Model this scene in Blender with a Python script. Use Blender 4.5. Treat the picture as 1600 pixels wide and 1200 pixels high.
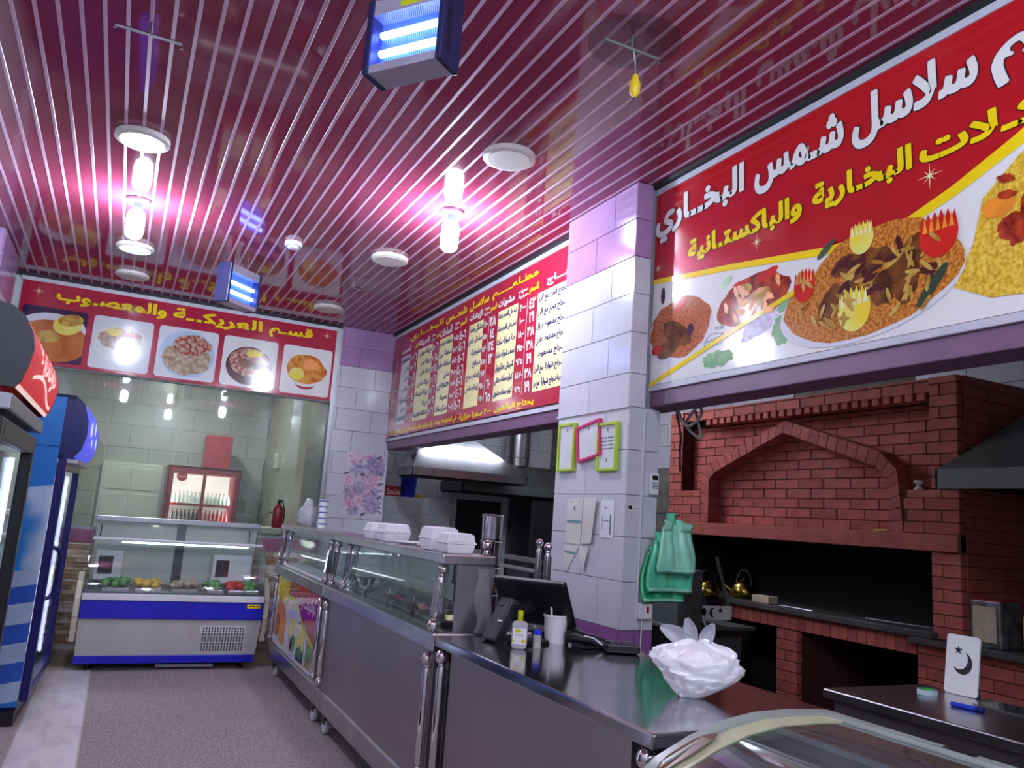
import bpy, math, random
from mathutils import Vector, Matrix, noise
R=math.radians
random.seed(7)
sc=bpy.context.scene
col=sc.collection
for o in list(bpy.data.objects): bpy.data.objects.remove(o)

# ------------------------------------------------------------------ camera
cd=bpy.data.cameras.new('camera'); cd.sensor_fit='HORIZONTAL'; cd.sensor_width=36.0
cd.lens=1240.0*36.0/1600.0; cd.clip_start=0.05; cd.clip_end=60
cam=bpy.data.objects.new('camera',cd); col.objects.link(cam)
cam.matrix_world=Matrix.Translation((0,0,1.5))@Matrix.Rotation(R(-25.6),4,'Z')@Matrix.Rotation(R(99.75),4,'X')@Matrix.Rotation(R(4.05),4,'Z')
sc.camera=cam
# ------------------------------------------------------------------ world, exposure
w=bpy.data.worlds.new('world'); sc.world=w; w.use_nodes=True
w.node_tree.nodes['Background'].inputs[0].default_value=(0.5,0.48,0.6,1)
w.node_tree.nodes['Background'].inputs[1].default_value=0.10
vs=sc.view_settings; vs.view_transform='Standard'; vs.look='None'; vs.gamma=1.0; vs.use_curve_mapping=False
vs.exposure=1.35
BULB=150.0          # strength of the bright bulbs
KITCHEN=18.0        # strength of the kitchen tube lamps

H=3.56              # ceiling height
# ------------------------------------------------------------------ text (shaped Arabic from presentation forms)
AR={}
for k,c in zip('ءآأؤإئابةتثجحخدذرزسشصضطظعغفقكلمنهوىي',
  [(0xFE80,1),(0xFE81,2),(0xFE83,2),(0xFE85,2),(0xFE87,2),(0xFE89,4),(0xFE8D,2),(0xFE8F,4),(0xFE93,2),(0xFE95,4),(0xFE99,4),(0xFE9D,4),(0xFEA1,4),(0xFEA5,4),(0xFEA9,2),(0xFEAB,2),(0xFEAD,2),(0xFEAF,2),(0xFEB1,4),(0xFEB5,4),(0xFEB9,4),(0xFEBD,4),(0xFEC1,4),(0xFEC5,4),(0xFEC9,4),(0xFECD,4),(0xFED1,4),(0xFED5,4),(0xFED9,4),(0xFEDD,4),(0xFEE1,4),(0xFEE5,4),(0xFEE9,4),(0xFEED,2),(0xFEEF,2),(0xFEF1,4)]): AR[k]=c
LA={'ا':0xFEFB,'أ':0xFEF7,'إ':0xFEF9,'آ':0xFEF5}
def shape(s):
    toks=[];i=0
    while i<len(s):
        if s[i]=='ل' and i+1<len(s) and s[i+1] in LA: toks.append(('LA',LA[s[i+1]])); i+=2
        else: toks.append((s[i],None)); i+=1
    def jn(t): # joins to the next letter
        return t[0]=='ـ' or (t[0] in AR and AR[t[0]][1]==4)
    def jp(t): # joins to the previous letter
        return t[0] in('ـ','LA') or (t[0] in AR and AR[t[0]][1]>=2)
    out=[]
    for i,t in enumerate(toks):
        p=i>0 and jn(toks[i-1]) and jp(t); n=i+1<len(toks) and jn(t) and jp(toks[i+1])
        if t[0]=='LA': out.append(chr(t[1]+(1 if p else 0)))
        elif t[0] in AR:
            b,k=AR[t[0]]
            out.append(chr(b+((3 if n and p else 2 if n else 1 if p else 0) if k==4 else (1 if p and k==2 else 0))))
        else: out.append(t[0])
    res=[];run=[]
    for ch in reversed(out):
        if ch.isdigit() or ch in '-.': run.append(ch)
        else:
            res+=reversed(run); run=[]; res.append(ch)
    return ''.join(res+list(reversed(run)))
_tx={}
_tc=bpy.data.curves.new('lettering','FONT'); _tc.resolution_u=2; _tc.fill_mode='FRONT'
_to=bpy.data.objects.new('lettering',_tc); col.objects.link(_to)
def text2d(s,bold=0.015,arabic=True):
    key=(s,bold)
    if key not in _tx:
        _tc.body=shape(s) if arabic else s; _tc.offset=bold
        bpy.context.view_layer.update()
        me=bpy.data.meshes.new_from_object(_to.evaluated_get(bpy.context.evaluated_depsgraph_get()))
        vs_=[(v.co.x,v.co.y) for v in me.vertices]; fs=[tuple(p.vertices) for p in me.polygons]
        bpy.data.meshes.remove(me)
        if not vs_: vs_=[(0,0),(1,0),(0,1)]
        x0=min(v[0] for v in vs_);x1=max(v[0] for v in vs_);y0=min(v[1] for v in vs_);y1=max(v[1] for v in vs_)
        _tx[key]=([((a-x0)/(x1-x0),(b-y0)/(y1-y0)) for a,b in vs_],fs,(x1-x0)/(y1-y0))
    return _tx[key]

# ------------------------------------------------------------------ materials
MT={}
def lin(c): return tuple((x/255/12.92 if x/255<=.04045 else ((x/255+.055)/1.055)**2.4) for x in c)
def mat(name,c,rough=.5,metal=0.,var=.06,scale=8.,bump=0.,bscale=60.,emit=0.,spec=.5,coat=0.,c2=None,stretch=None,detail=3.,ramp=(.35,.65),trans=0.,alpha=1.,aniso=0.):
    if name in MT: return MT[name]
    m=bpy.data.materials.new(name); m.use_nodes=True; MT[name]=m
    nt=m.node_tree; b=nt.nodes['Principled BSDF']; L=nt.links
    a=lin(c)
    tc=nt.nodes.new('ShaderNodeTexCoord'); mp=nt.nodes.new('ShaderNodeMapping'); L.new(tc.outputs['Object'],mp.inputs[0])
    if stretch: mp.inputs['Scale'].default_value=stretch
    nz=nt.nodes.new('ShaderNodeTexNoise'); nz.inputs['Scale'].default_value=scale; nz.inputs['Detail'].default_value=detail
    L.new(mp.outputs[0],nz.inputs['Vector'])
    rp=nt.nodes.new('ShaderNodeValToRGB'); L.new(nz.outputs['Fac'],rp.inputs[0])
    e=rp.color_ramp.elements
    e[0].position,e[1].position=ramp
    if c2: e[0].color=(*lin(c2),1); e[1].color=(*a,1)
    else:
        e[0].color=(*[x*(1-var) for x in a],1); e[1].color=(*[min(1,x*(1+var)) for x in a],1)
    L.new(rp.outputs[0],b.inputs['Base Color'])
    b.inputs['Roughness'].default_value=rough; b.inputs['Metallic'].default_value=metal
    b.inputs['Specular IOR Level'].default_value=spec
    if coat: b.inputs['Coat Weight'].default_value=coat; b.inputs['Coat Roughness'].default_value=.08
    if trans: b.inputs['Transmission Weight'].default_value=trans
    if alpha<1: b.inputs['Alpha'].default_value=alpha
    if emit: L.new(rp.outputs[0],b.inputs['Emission Color']); b.inputs['Emission Strength'].default_value=emit
    if bump:
        n2=nt.nodes.new('ShaderNodeTexNoise'); n2.inputs['Scale'].default_value=bscale; n2.inputs['Detail'].default_value=4
        L.new(mp.outputs[0],n2.inputs['Vector'])
        bp=nt.nodes.new('ShaderNodeBump'); bp.inputs['Strength'].default_value=bump; bp.inputs['Distance'].default_value=.01
        L.new(n2.outputs['Fac'],bp.inputs['Height']); L.new(bp.outputs[0],b.inputs['Normal'])
    return m
def glass(name,tint=(225,235,235),refl=.5,rough=.02,haze=0.):
    if name in MT: return MT[name]
    m=bpy.data.materials.new(name); m.use_nodes=True; MT[name]=m
    nt=m.node_tree; nt.nodes.remove(nt.nodes['Principled BSDF']); L=nt.links
    out=nt.nodes['Material Output']
    t=nt.nodes.new('ShaderNodeBsdfTransparent'); t.inputs[0].default_value=(*lin(tint),1)
    g=nt.nodes.new('ShaderNodeBsdfGlossy'); g.inputs['Roughness'].default_value=rough; g.inputs[0].default_value=(.9,.95,.95,1)
    d=nt.nodes.new('ShaderNodeBsdfDiffuse'); d.inputs[0].default_value=(.6,.63,.64,1)
    lf=nt.nodes.new('ShaderNodeLayerWeight'); lf.inputs[0].default_value=.5
    pw=nt.nodes.new('ShaderNodeMath'); pw.operation='POWER'; pw.inputs[1].default_value=5.; L.new(lf.outputs['Facing'],pw.inputs[0])
    lw=nt.nodes.new('ShaderNodeMath'); lw.operation='MULTIPLY_ADD'; lw.inputs[1].default_value=.95; lw.inputs[2].default_value=.05; L.new(pw.outputs[0],lw.inputs[0])
    nz=nt.nodes.new('ShaderNodeTexNoise'); nz.inputs['Scale'].default_value=3.
    mu=nt.nodes.new('ShaderNodeMath'); mu.operation='MULTIPLY'; mu.inputs[1].default_value=haze*1.8; L.new(nz.outputs['Fac'],mu.inputs[0])
    m0=nt.nodes.new('ShaderNodeMixShader'); L.new(mu.outputs[0],m0.inputs[0]); L.new(t.outputs[0],m0.inputs[1]); L.new(d.outputs[0],m0.inputs[2])
    m2=nt.nodes.new('ShaderNodeMath'); m2.operation='MULTIPLY'; m2.inputs[1].default_value=refl*2; L.new(lw.outputs[0],m2.inputs[0])
    m1=nt.nodes.new('ShaderNodeMixShader'); L.new(m2.outputs[0],m1.inputs[0]); L.new(m0.outputs[0],m1.inputs[1]); L.new(g.outputs[0],m1.inputs[2])
    L.new(m1.outputs[0],out.inputs[0])
    return m
def emitmat(name,c,s):
    if name in MT: return MT[name]
    m=bpy.data.materials.new(name); m.use_nodes=True; MT[name]=m
    b=m.node_tree.nodes['Principled BSDF']; b.inputs['Base Color'].default_value=(*lin(c),1); b.inputs['Roughness'].default_value=.4
    b.inputs['Emission Color'].default_value=(*lin(c),1); b.inputs['Emission Strength'].default_value=s
    return m
def M(n): return MT[n]
mat('steel',(186,184,188),.28,1.,.10,5,.05,40,stretch=(1,1,.15))
mat('steel_panel',(164,157,158),.40,1.,.10,3,.04,20,stretch=(1,.4,.15))
mat('steel_top',(175,175,180),.13,1.,.08,4,.03,9)
mat('steel_dark',(92,92,98),.38,1.,.2,4,.05,30)
mat('chrome',(215,213,215),.07,1.,.03,4)
mat('tile_white',(197,197,206),.13,0,.03,3,.02,3)
mat('tile_purple',(162,126,170),.14,0,.04,3,.02,3)
mat('tile_dado',(142,92,148),.18,0,.06,3)
mat('grout',(128,126,132),.9,0,.1,20)
mat('plaster',(186,186,190),.7,0,.05,6,.05,30)
mat('cement',(112,108,100),.95,0,.2,9,.3,40)
mat('grey_wall',(178,180,176),.25,0,.05,4,.02,6)
mat('ceil_panel',(138,54,82),.06,0,.06,2,.012,2,spec=.5)
mat('ceil_strip',(200,160,186),.3,0,.05,3)
mat('beam_purple',(116,84,112),.45,0,.08,5)
mat('trim_white',(190,190,200),.4,0,.06,12)
mat('gap_black',(24,24,30),.6)
mat('alu',(168,170,176),.35,1.,.06,6)
mat('carpet',(182,172,170),.9,0,.2,90,.35,200,c2=(124,116,116),detail=6)
mat('floor_tan',(140,130,112),.6,0,.12,5)
mat('marble',(222,222,224),.3,0,.1,3,c2=(190,192,196),detail=8,ramp=(.3,.55),stretch=(3,1,1))
mat('kitchen_floor',(92,72,72),.5,0,.2,6)
mat('kitchen_ceiling',(170,170,172),.8)
mat('brick',(182,94,82),.75,0,.14,7,.25,45)
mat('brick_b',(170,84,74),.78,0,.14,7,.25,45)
mat('brick_joint',(74,30,28),.9,0,.2,20)
mat('soot_black',(16,14,14),.9,0,.3,6)
mat('slab_stone',(74,72,70),.4,0,.3,60,.1,60)
mat('black_plastic',(22,23,27),.35,0,.15,20)
mat('dark_plastic',(46,50,56),.4,0,.1,20)
mat('white_plastic',(222,223,226),.4,0,.03,20)
mat('white_paint',(214,216,214),.35,0,.03,6)
mat('cream_plastic',(214,208,186),.45,0,.05,10)
mat('grey_panel',(188,190,182),.38,0,.04,5)
mat('blue_paint',(26,30,190),.35,0,.06,5)
mat('navy',(16,18,92),.3,0,.1,6)
mat('sky_blue',(34,122,196),.3,0,.3,2.2,c2=(206,220,226),ramp=(.36,.56),stretch=(1,1,.7))
mat('stripe_blue',(34,84,176),.35,0,.1,6)
mat('pale_stripe',(156,180,206),.35,0,.1,6)
mat('red_print',(182,28,36),.2,0,.05,3,coat=.3)
mat('crimson_print',(172,34,62),.2,0,.06,3,coat=.3)
mat('yellow_print',(240,212,22),.25,0,.03,3)
mat('lime_print',(196,204,28),.25,0,.03,3)
mat('white_print',(226,226,222),.25,0,.02,3)
mat('cream_print',(234,226,168),.25,0,.03,3)
mat('black_print',(26,24,28),.35)
mat('navy_print',(34,32,100),.35)
mat('red_ink',(190,28,38),.35)
mat('orange_print',(226,138,40),.3,0,.2,9)
mat('rice',(222,150,58),.45,0,.3,70,c2=(150,76,22),detail=5)
mat('rice_red',(206,122,68),.45,0,.3,80,c2=(140,58,34),detail=5)
mat('rice_yellow',(236,206,80),.45,0,.3,60,c2=(198,150,34),detail=5)
mat('chicken',(132,78,34),.4,0,.4,16,c2=(70,36,14),detail=5)
mat('stew',(190,70,36),.4,0,.4,20,c2=(112,26,20),detail=5)
mat('soup',(198,120,52),.3,0,.2,6,c2=(176,92,34))
mat('bread',(206,172,84),.4,0,.3,14,c2=(168,116,40))
mat('porridge',(196,180,156),.5,0,.2,24,c2=(150,120,92),detail=6)
mat('stuffing',(190,176,150),.5,0,.2,28,c2=(160,60,52),detail=6,ramp=(.42,.6))
mat('pastry',(222,160,60),.5,0,.2,18,c2=(190,84,30),detail=6,ramp=(.35,.6))
mat('bowl_brown',(82,34,36),.3,0,.1,8)
mat('plate_print',(214,216,222),.2,0,.02,3)
mat('plum_print',(60,34,66),.3,0,.2,6)
mat('tomato',(206,40,30),.25,0,.1,6)
mat('lemon',(236,212,50),.3,0,.1,6,c2=(226,226,130))
mat('chili',(40,62,36),.3,0,.2,10)
mat('leaf_green',(46,128,58),.4,0,.3,14,c2=(110,160,90))
mat('lime_frame',(176,206,52),.35,0,.05,10)
mat('pink_frame',(214,44,110),.3,0,.05,10)
mat('paper',(218,222,224),.6,0,.03,6)
mat('paper_old',(206,206,198),.7,0,.06,6)
mat('teal_print',(98,150,150),.5)
mat('grey_print',(120,122,128),.6)
mat('bag_green',(92,208,158),.28,0,.12,14,.2,30,coat=.4)
mat('bag_green_dark',(44,176,118),.28,0,.14,14,.2,30,coat=.4)
mat('bag_green_pale',(150,226,190),.28,0,.1,14,.2,30,coat=.4)
mat('bag_white',(240,242,246),.3,0,.05,20,.35,22,coat=.6)
mat('film_clear',(214,220,220),.12,0,.05,8,.3,20,coat=.6,alpha=.22)
mat('bag_film',(214,216,224),.2,0,.05,8,.3,20,coat=.6,alpha=.5)
mat('foam',(232,232,236),.55,0,.02,20)
mat('foam_tin',(186,174,150),.6,0,.1,20)
mat('bucket_blue',(26,56,196),.35,0,.05,8)
mat('ext_red',(120,26,38),.35,0,.08,8)
mat('red_plastic',(176,26,34),.35,0,.08,8)
mat('dark_red_paint',(140,24,36),.35,0,.08,8)
mat('yellow_plastic',(226,196,40),.4,0,.05,8)
mat('brass',(176,146,70),.22,1.,.2,12)
mat('stone_a',(204,188,166),.8,0,.2,20,.3,40)
mat('stone_b',(168,140,114),.8,0,.25,20,.3,40)
mat('stone_c',(222,212,198),.8,0,.15,20,.3,40)
mat('pink_band',(150,98,126),.35,0,.08,6)
mat('skirting',(188,186,178),.4,0,.06,8)
mat('freezer_rim',(146,156,150),.35,0,.06,10)
mat('freezer_cream',(182,190,152),.3,0,.04,10)
mat('freezer_handle',(98,78,52),.3,0,.2,14)
mat('lamp_disc',(214,208,204),.5,0,.03,10)
mat('lamp_glow',(226,236,226),.5,0,.03,10,emit=.35)
mat('flower_pink',(196,130,160),.3,0,.3,26,c2=(222,206,220),ramp=(.3,.7))
mat('flower_grey',(132,112,150),.3,0,.3,26,c2=(190,180,206),ramp=(.3,.7))
mat('flower_tile',(208,202,216),.15,0,.06,16)
mat('flower_dark',(96,78,104),.35)
mat('bottle_black',(28,24,26),.15,0,.1,6,coat=.5)
mat('bottle_red',(196,34,36),.2,0,.1,6,coat=.5)
mat('bottle_green',(72,176,74),.2,0,.1,6,coat=.5)
mat('bottle_yellow',(206,206,50),.2,0,.1,6,coat=.5)
mat('bottle_clear',(168,190,192),.15,0,.1,6,coat=.5)
mat('liquid',(206,196,110),.2,0,.1,6)
for n_ in('red_print','crimson_print','white_print','plate_print','cream_print','yellow_print','rice','rice_red','rice_yellow','chicken','stew','soup','bread','porridge','stuffing','pastry','plum_print','bowl_brown','tomato','lemon'): MT[n_].node_tree.nodes['Principled BSDF'].inputs['Roughness'].default_value=.11
glass('glass_clear',(232,240,238),.5)
glass('glass_case',(238,244,243),.33,.03,.04)
glass('glass_thin',(252,252,252),.5,.02,0.)
glass('glass_partition',(232,235,228),.5,.02,.05)
glass('glass_door',(220,224,240),.6,.02,.03)
glass('glass_freezer',(150,160,158),.7,.03,.10)
emitmat('bulb',(222,234,255),BULB)
emitmat('zapper_tube',(120,150,255),7.0)
emitmat('tube_lamp',(236,240,255),KITCHEN)
emitmat('fridge_light',(250,245,230),6.0)
emitmat('case_light',(240,244,250),2.6)
emitmat('fridge_tube_b',(250,252,255),34.)
emitmat('fridge_tube',(244,246,255),14.)
emitmat('header_red',(206,34,44),.2)
emitmat('header_white',(244,214,204),.25)
emitmat('header_blue',(64,74,210),.35)
emitmat('header_pale',(180,186,236),.4)

# ------------------------------------------------------------------ mesh builder
class MB:
    def __init__(s): s.v=[];s.f=[]
    def add(s,v,f):
        n=len(s.v); s.v+=[tuple(p) for p in v]; s.f+=[tuple(i+n for i in q) for q in f]; return s
    def box(s,x0,x1,y0,y1,z0,z1):
        return s.add([(x0,y0,z0),(x1,y0,z0),(x1,y1,z0),(x0,y1,z0),(x0,y0,z1),(x1,y0,z1),(x1,y1,z1),(x0,y1,z1)],
          [(0,3,2,1),(4,5,6,7),(0,1,5,4),(1,2,6,5),(2,3,7,6),(3,0,4,7)])
    def hull8(s,b,t): # bottom quad, top quad (ccw from above)
        return s.add(list(b)+list(t),[(0,3,2,1),(4,5,6,7),(0,1,5,4),(1,2,6,5),(2,3,7,6),(3,0,4,7)])
    def obox(s,c,size,mx=None):
        m=MB().box(-size[0]/2,size[0]/2,-size[1]/2,size[1]/2,-size[2]/2,size[2]/2)
        mx=mx or Matrix.Identity(3); c=Vector(c)
        return s.add([c+mx@Vector(p) for p in m.v],m.f)
    def lathe(s,prof,c=(0,0,0),n=16,mx=None,cap=True):
        mx=mx or Matrix.Identity(3); c=Vector(c); v=[];f=[]
        for r,z in prof:
            for k in range(n):
                a=2*math.pi*k/n; v.append(c+mx@Vector((r*math.cos(a),r*math.sin(a),z)))
        m=len(prof)
        for i in range(m-1):
            for k in range(n):
                k2=(k+1)%n; f.append((i*n+k,i*n+k2,(i+1)*n+k2,(i+1)*n+k))
        if cap:
            f.append(tuple(reversed(range(n)))); f.append(tuple(range((m-1)*n,m*n)))
        return s.add(v,f)
    def ball(s,c,r,n=14,sz=1.):
        p=[(max(.0005,r*math.sin(math.pi*i/8)),-r*sz*math.cos(math.pi*i/8)) for i in range(9)]
        return s.lathe(p,c,n)
    def tube(s,pts,r,n=8,closed=False):
        pts=[Vector(p) for p in pts]; v=[];f=[]; N=len(pts)
        up=None
        for i,p in enumerate(pts):
            a=pts[i-1] if (i>0 or closed) else p; b=pts[(i+1)%N] if (i<N-1 or closed) else p
            t=(b-a).normalized()
            if up is None:
                up=Vector((0,0,1)) if abs(t.z)<.9 else Vector((1,0,0))
            x=t.cross(up).normalized(); up=x.cross(t).normalized()
            rr=r[i] if isinstance(r,(list,tuple)) else r
            for k in range(n):
                q=2*math.pi*k/n; v.append(p+rr*(math.cos(q)*x+math.sin(q)*up))
        for i in range(N if closed else N-1):
            j=(i+1)%N
            for k in range(n):
                k2=(k+1)%n; f.append((i*n+k,i*n+k2,j*n+k2,j*n+k))
        if not closed: f.append(tuple(reversed(range(n)))); f.append(tuple(range((N-1)*n,N*n)))
        return s.add(v,f)
    def prism(s,poly,fr,d0,d1): # polygon (u,v) in frame, extruded along its normal from d0 to d1
        n=len(poly); v=[fr(u,q,d0) for u,q in poly]+[fr(u,q,d1) for u,q in poly]
        f=[tuple(reversed(range(n))),tuple(range(n,2*n))]+[(i,(i+1)%n,(i+1)%n+n,i+n) for i in range(n)]
        return s.add(v,f)
    def flat(s,poly,fr,d=0.):
        return s.add([fr(u,q,d) for u,q in poly],[tuple(range(len(poly)))])
    def text(s,t,fr,u0,u1,v0,v1,d,bold=.015,arabic=True):
        v,f,asp=text2d(t,min(bold,.018),arabic)
        ex=max(0.,bold-.018)*.9; n=7 if ex else 1
        for k in range(n):       # heavier strokes: the same glyphs laid again round a small circle
            ou=ex*(v1-v0)*math.cos(2*math.pi*k/6)*(k<6); ov=ex*(v1-v0)*math.sin(2*math.pi*k/6)*(k<6)
            s.add([fr(u0+a*(u1-u0)+ou,v0+b*(v1-v0)+ov,d+k*2e-5) for a,b in v],f)
        return s
    def grid(s,fn,nu,nv):
        v=[fn(i/nu,j/nv) for j in range(nv+1) for i in range(nu+1)]
        f=[(j*(nu+1)+i,j*(nu+1)+i+1,(j+1)*(nu+1)+i+1,(j+1)*(nu+1)+i) for j in range(nv) for i in range(nu)]
        return s.add(v,f)
    def build(s,name,m,parent=None,bev=0.,smooth=None,solid=0.,base=None):
        me=bpy.data.meshes.new(name)
        if parent is not None:
            base=parent.get('_b')
            base=Vector(base) if base is not None else Vector((0,0,0))
        elif base is None:
            xs=[p[0] for p in s.v];ys=[p[1] for p in s.v];zs=[p[2] for p in s.v]
            base=Vector(((min(xs)+max(xs))/2,(min(ys)+max(ys))/2,min(zs)))
        else: base=Vector(base)
        me.from_pydata([tuple(Vector(p)-base) for p in s.v],[],s.f); me.validate()
        me.materials.append(MT[m] if isinstance(m,str) else m)
        if smooth:
            me.shade_smooth(); me.set_sharp_from_angle(angle=R(smooth))
        o=bpy.data.objects.new(name,me); col.objects.link(o)
        if parent is not None: o.parent=parent
        else: o.location=base
        BASES[o.name]=base
        o['_b']=tuple(base)
        if bev:
            b=o.modifiers.new('bevel','BEVEL'); b.width=bev; b.segments=2; b.limit_method='ANGLE'; b.angle_limit=R(40)
        if solid:
            q=o.modifiers.new('solid','SOLIDIFY'); q.thickness=solid; q.offset=0
        return o
BASES={}
def tag(o,label,cat,group=None):
    o['label']=label; o['category']=cat
    if group: o['group']=group
    return o
def thing(name,label,cat,loc,group=None):
    o=bpy.data.objects.new(name,None); o.empty_display_size=.1; col.objects.link(o); o.location=loc; o['_b']=tuple(loc)
    return tag(o,label,cat,group)
def struct(o): o['kind']='structure'; return o
def stuff(o): o['kind']='stuff'; return o
def inst(src,name,loc,parent,rot=None,mtl=None,scale=None):
    o=bpy.data.objects.new(name,src); col.objects.link(o)
    b=Vector(parent['_b']) if parent is not None else Vector((0,0,0))
    o.location=Vector(loc)-b
    if parent is not None: o.parent=parent
    if rot: o.rotation_euler=rot
    if scale: o.scale=scale
    return o
def boxmesh(name,sx,sy,sz,m,ch=.003):
    # box with chamfered edges, centred
    hx,hy,hz=sx/2,sy/2,sz/2; ch=min(ch,hx*.45,hy*.45,hz*.45)
    v=[];f=[]
    import itertools
    idx={}
    for a,b,c in itertools.product((-1,1),repeat=3):
        for ax in range(3):
            p=[a*(hx-ch),b*(hy-ch),c*(hz-ch)]; p[ax]+= (a,b,c)[ax]*ch
            idx[(a,b,c,ax)]=len(v); v.append(tuple(p))
    for ax in range(3):
        o1,o2=[k for k in range(3) if k!=ax]
        for sgn in(-1,1):
            q=[]
            for s1,s2 in((-1,-1),(1,-1),(1,1),(-1,1)):
                t=[0,0,0]; t[ax]=sgn;t[o1]=s1;t[o2]=s2; q.append(idx[(*t,ax)])
            f.append(q)
    for ax in range(3):
        o1,o2=[k for k in range(3) if k!=ax]
        for s1 in(-1,1):
            for s2 in(-1,1):
                A=[0,0,0];B=[0,0,0];A[ax]=-1;B[ax]=1
                for t in(A,B): t[o1]=s1;t[o2]=s2
                f.append([idx[(*A,o1)],idx[(*B,o1)],idx[(*B,o2)],idx[(*A,o2)]])
    for a,b,c in itertools.product((-1,1),repeat=3): f.append([idx[(a,b,c,0)],idx[(a,b,c,1)],idx[(a,b,c,2)]])
    me=bpy.data.meshes.new(name); me.from_pydata(v,[],f); me.validate()
    import bmesh
    bm=bmesh.new(); bm.from_mesh(me); bmesh.ops.recalc_face_normals(bm,faces=bm.faces); bm.to_mesh(me); bm.free()
    me.materials.append(MT[m]); return me
_bm={}
def sbox(name,sx,sy,sz,m,ch=.003):
    k=(name,round(sx,4),round(sy,4),round(sz,4),m)
    if k not in _bm: _bm[k]=boxmesh(name,sx,sy,sz,m,ch)
    return _bm[k]
# frames: fr(u,v,d): u to the viewer's right, v up, d towards the viewer
def FX(x,y0,z0): return lambda u,v,d=0.: (x-d,y0-u,z0+v)       # plane facing -x, u runs along -y
def FY(y,x0,z0): return lambda u,v,d=0.: (x0+u,y-d,z0+v)       # plane facing -y, u runs along +x
def ell(cu,cv,ru,rv,n=28,a=0.,wob=0.,sd=0):
    rnd=random.Random(sd); out=[]
    for k in range(n):
        t=2*math.pi*k/n; q=1+wob*(rnd.random()-.5)*2
        x,y=ru*q*math.cos(t),rv*q*math.sin(t); out.append((cu+x*math.cos(a)-y*math.sin(a),cv+x*math.sin(a)+y*math.cos(a)))
    return out
def rrect(u0,u1,v0,v1,r,n=5):
    o=[]
    for cx,cy,a0 in((u1-r,v1-r,0),(u0+r,v1-r,90),(u0+r,v0+r,180),(u1-r,v0+r,270)):
        for k in range(n+1):
            a=R(a0+90*k/n); o.append((cx+r*math.cos(a),cy+r*math.sin(a)))
    return o
def strip(pts,wd): # ribbon polygon along a polyline
    L_=[];R_=[]
    for i,p in enumerate(pts):
        a=pts[max(0,i-1)];b=pts[min(len(pts)-1,i+1)]; dx,dy=b[0]-a[0],b[1]-a[1]; l=math.hypot(dx,dy) or 1
        ww=wd[i] if isinstance(wd,(list,tuple)) else wd
        L_.append((p[0]-dy/l*ww/2,p[1]+dx/l*ww/2)); R_.append((p[0]+dy/l*ww/2,p[1]-dx/l*ww/2))
    return L_,R_
def ribbon(mb,pts,wd,fr,d):
    L_,R_=strip(pts,wd)
    for i in range(len(pts)-1): mb.flat([R_[i],R_[i+1],L_[i+1],L_[i]],fr,d)
def star4(c,r,n=8,k=.12):
    return [(c[0]+(r if i%2==0 else r*k)*math.cos(math.pi*i/n)*(1 if i%4==0 else .6 if i%2==0 else 1),c[1]+(r if i%2==0 else r*k)*math.sin(math.pi*i/n)*(1 if i%4==0 else .6 if i%2==0 else 1)) for i in range(2*n)]
def smooth(pts,n=5):
    p=[Vector(q) for q in pts]; o=[]
    for i in range(len(p)-1):
        a,b,c,d=p[max(0,i-1)],p[i],p[i+1],p[min(len(p)-1,i+2)]
        for k in range(n):
            t=k/n; o.append(.5*((2*b)+(c-a)*t+(2*a-5*b+4*c-d)*t*t+(3*b-a-3*c+d)*t**3))
    return o+[p[-1]]
def rot3(rx=0,ry=0,rz=0): return (Matrix.Rotation(R(rz),3,'Z')@Matrix.Rotation(R(ry),3,'Y')@Matrix.Rotation(R(rx),3,'X'))
# ================================================================== the setting
YB=-3.0; YF=8.88
def tiles(parent,fr_axis,plane,u0,u1,v0,v1,tw,th,matf,stag=True,gap=.004,dep=.010,skip=None,name='tile',off=0.):
    # tiles on a plane: fr_axis 'x' faces -x (u=y), 'y' faces -y (u=x)
    nv=int(math.ceil((v1-v0)/th-1e-6)); n=0
    for j in range(nv):
        za=v0+j*th; zb=min(v1,za+th)
        if zb-za<.02: continue
        s=u0-off-(tw/2 if (stag and j%2) else 0)
        while s>u0+1e-6: s-=tw
        while s<u1-1e-6:
            a=max(u0,s); b=min(u1,s+tw); s+=tw
            if b-a<.03: continue
            if skip and skip((a+b)/2,(za+zb)/2): continue
            m=matf((a+b)/2,(za+zb)/2)
            if fr_axis=='x':
                me=sbox(name,dep,b-a-gap,zb-za-gap,m); loc=(plane-dep/2,(a+b)/2,(za+zb)/2)
            else:
                me=sbox(name,b-a-gap,dep,zb-za-gap,m); loc=((a+b)/2,plane-dep/2,(za+zb)/2)
            inst(me,name,loc,parent); n+=1
    return n
# floor
fl=struct(MB().box(-1.3,2.72,YB,9.0,-.08,0).build('floor','carpet'))
ft=struct(MB().box(-1.3,2.03,8.05,8.88,0,.003).build('trim_1','floor_tan'))
mb=struct(MB().box(-.36,.005,YB,8.05,.0,.002).build('trim_2','skirting'))
for k in range(12):
    inst(sbox('slab',.35,.895,.006,'marble',.002),'slab',(-.178,-2.5+.9*k,.005),mb)
struct(MB().box(2.72,6.0,-1.2,10.3,-.08,-.0).build('floor_kitchen','kitchen_floor'))
struct(MB().box(-1.3,2.0,9.0,11.9,-.08,0).build('floor_back','floor_tan'))
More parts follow.
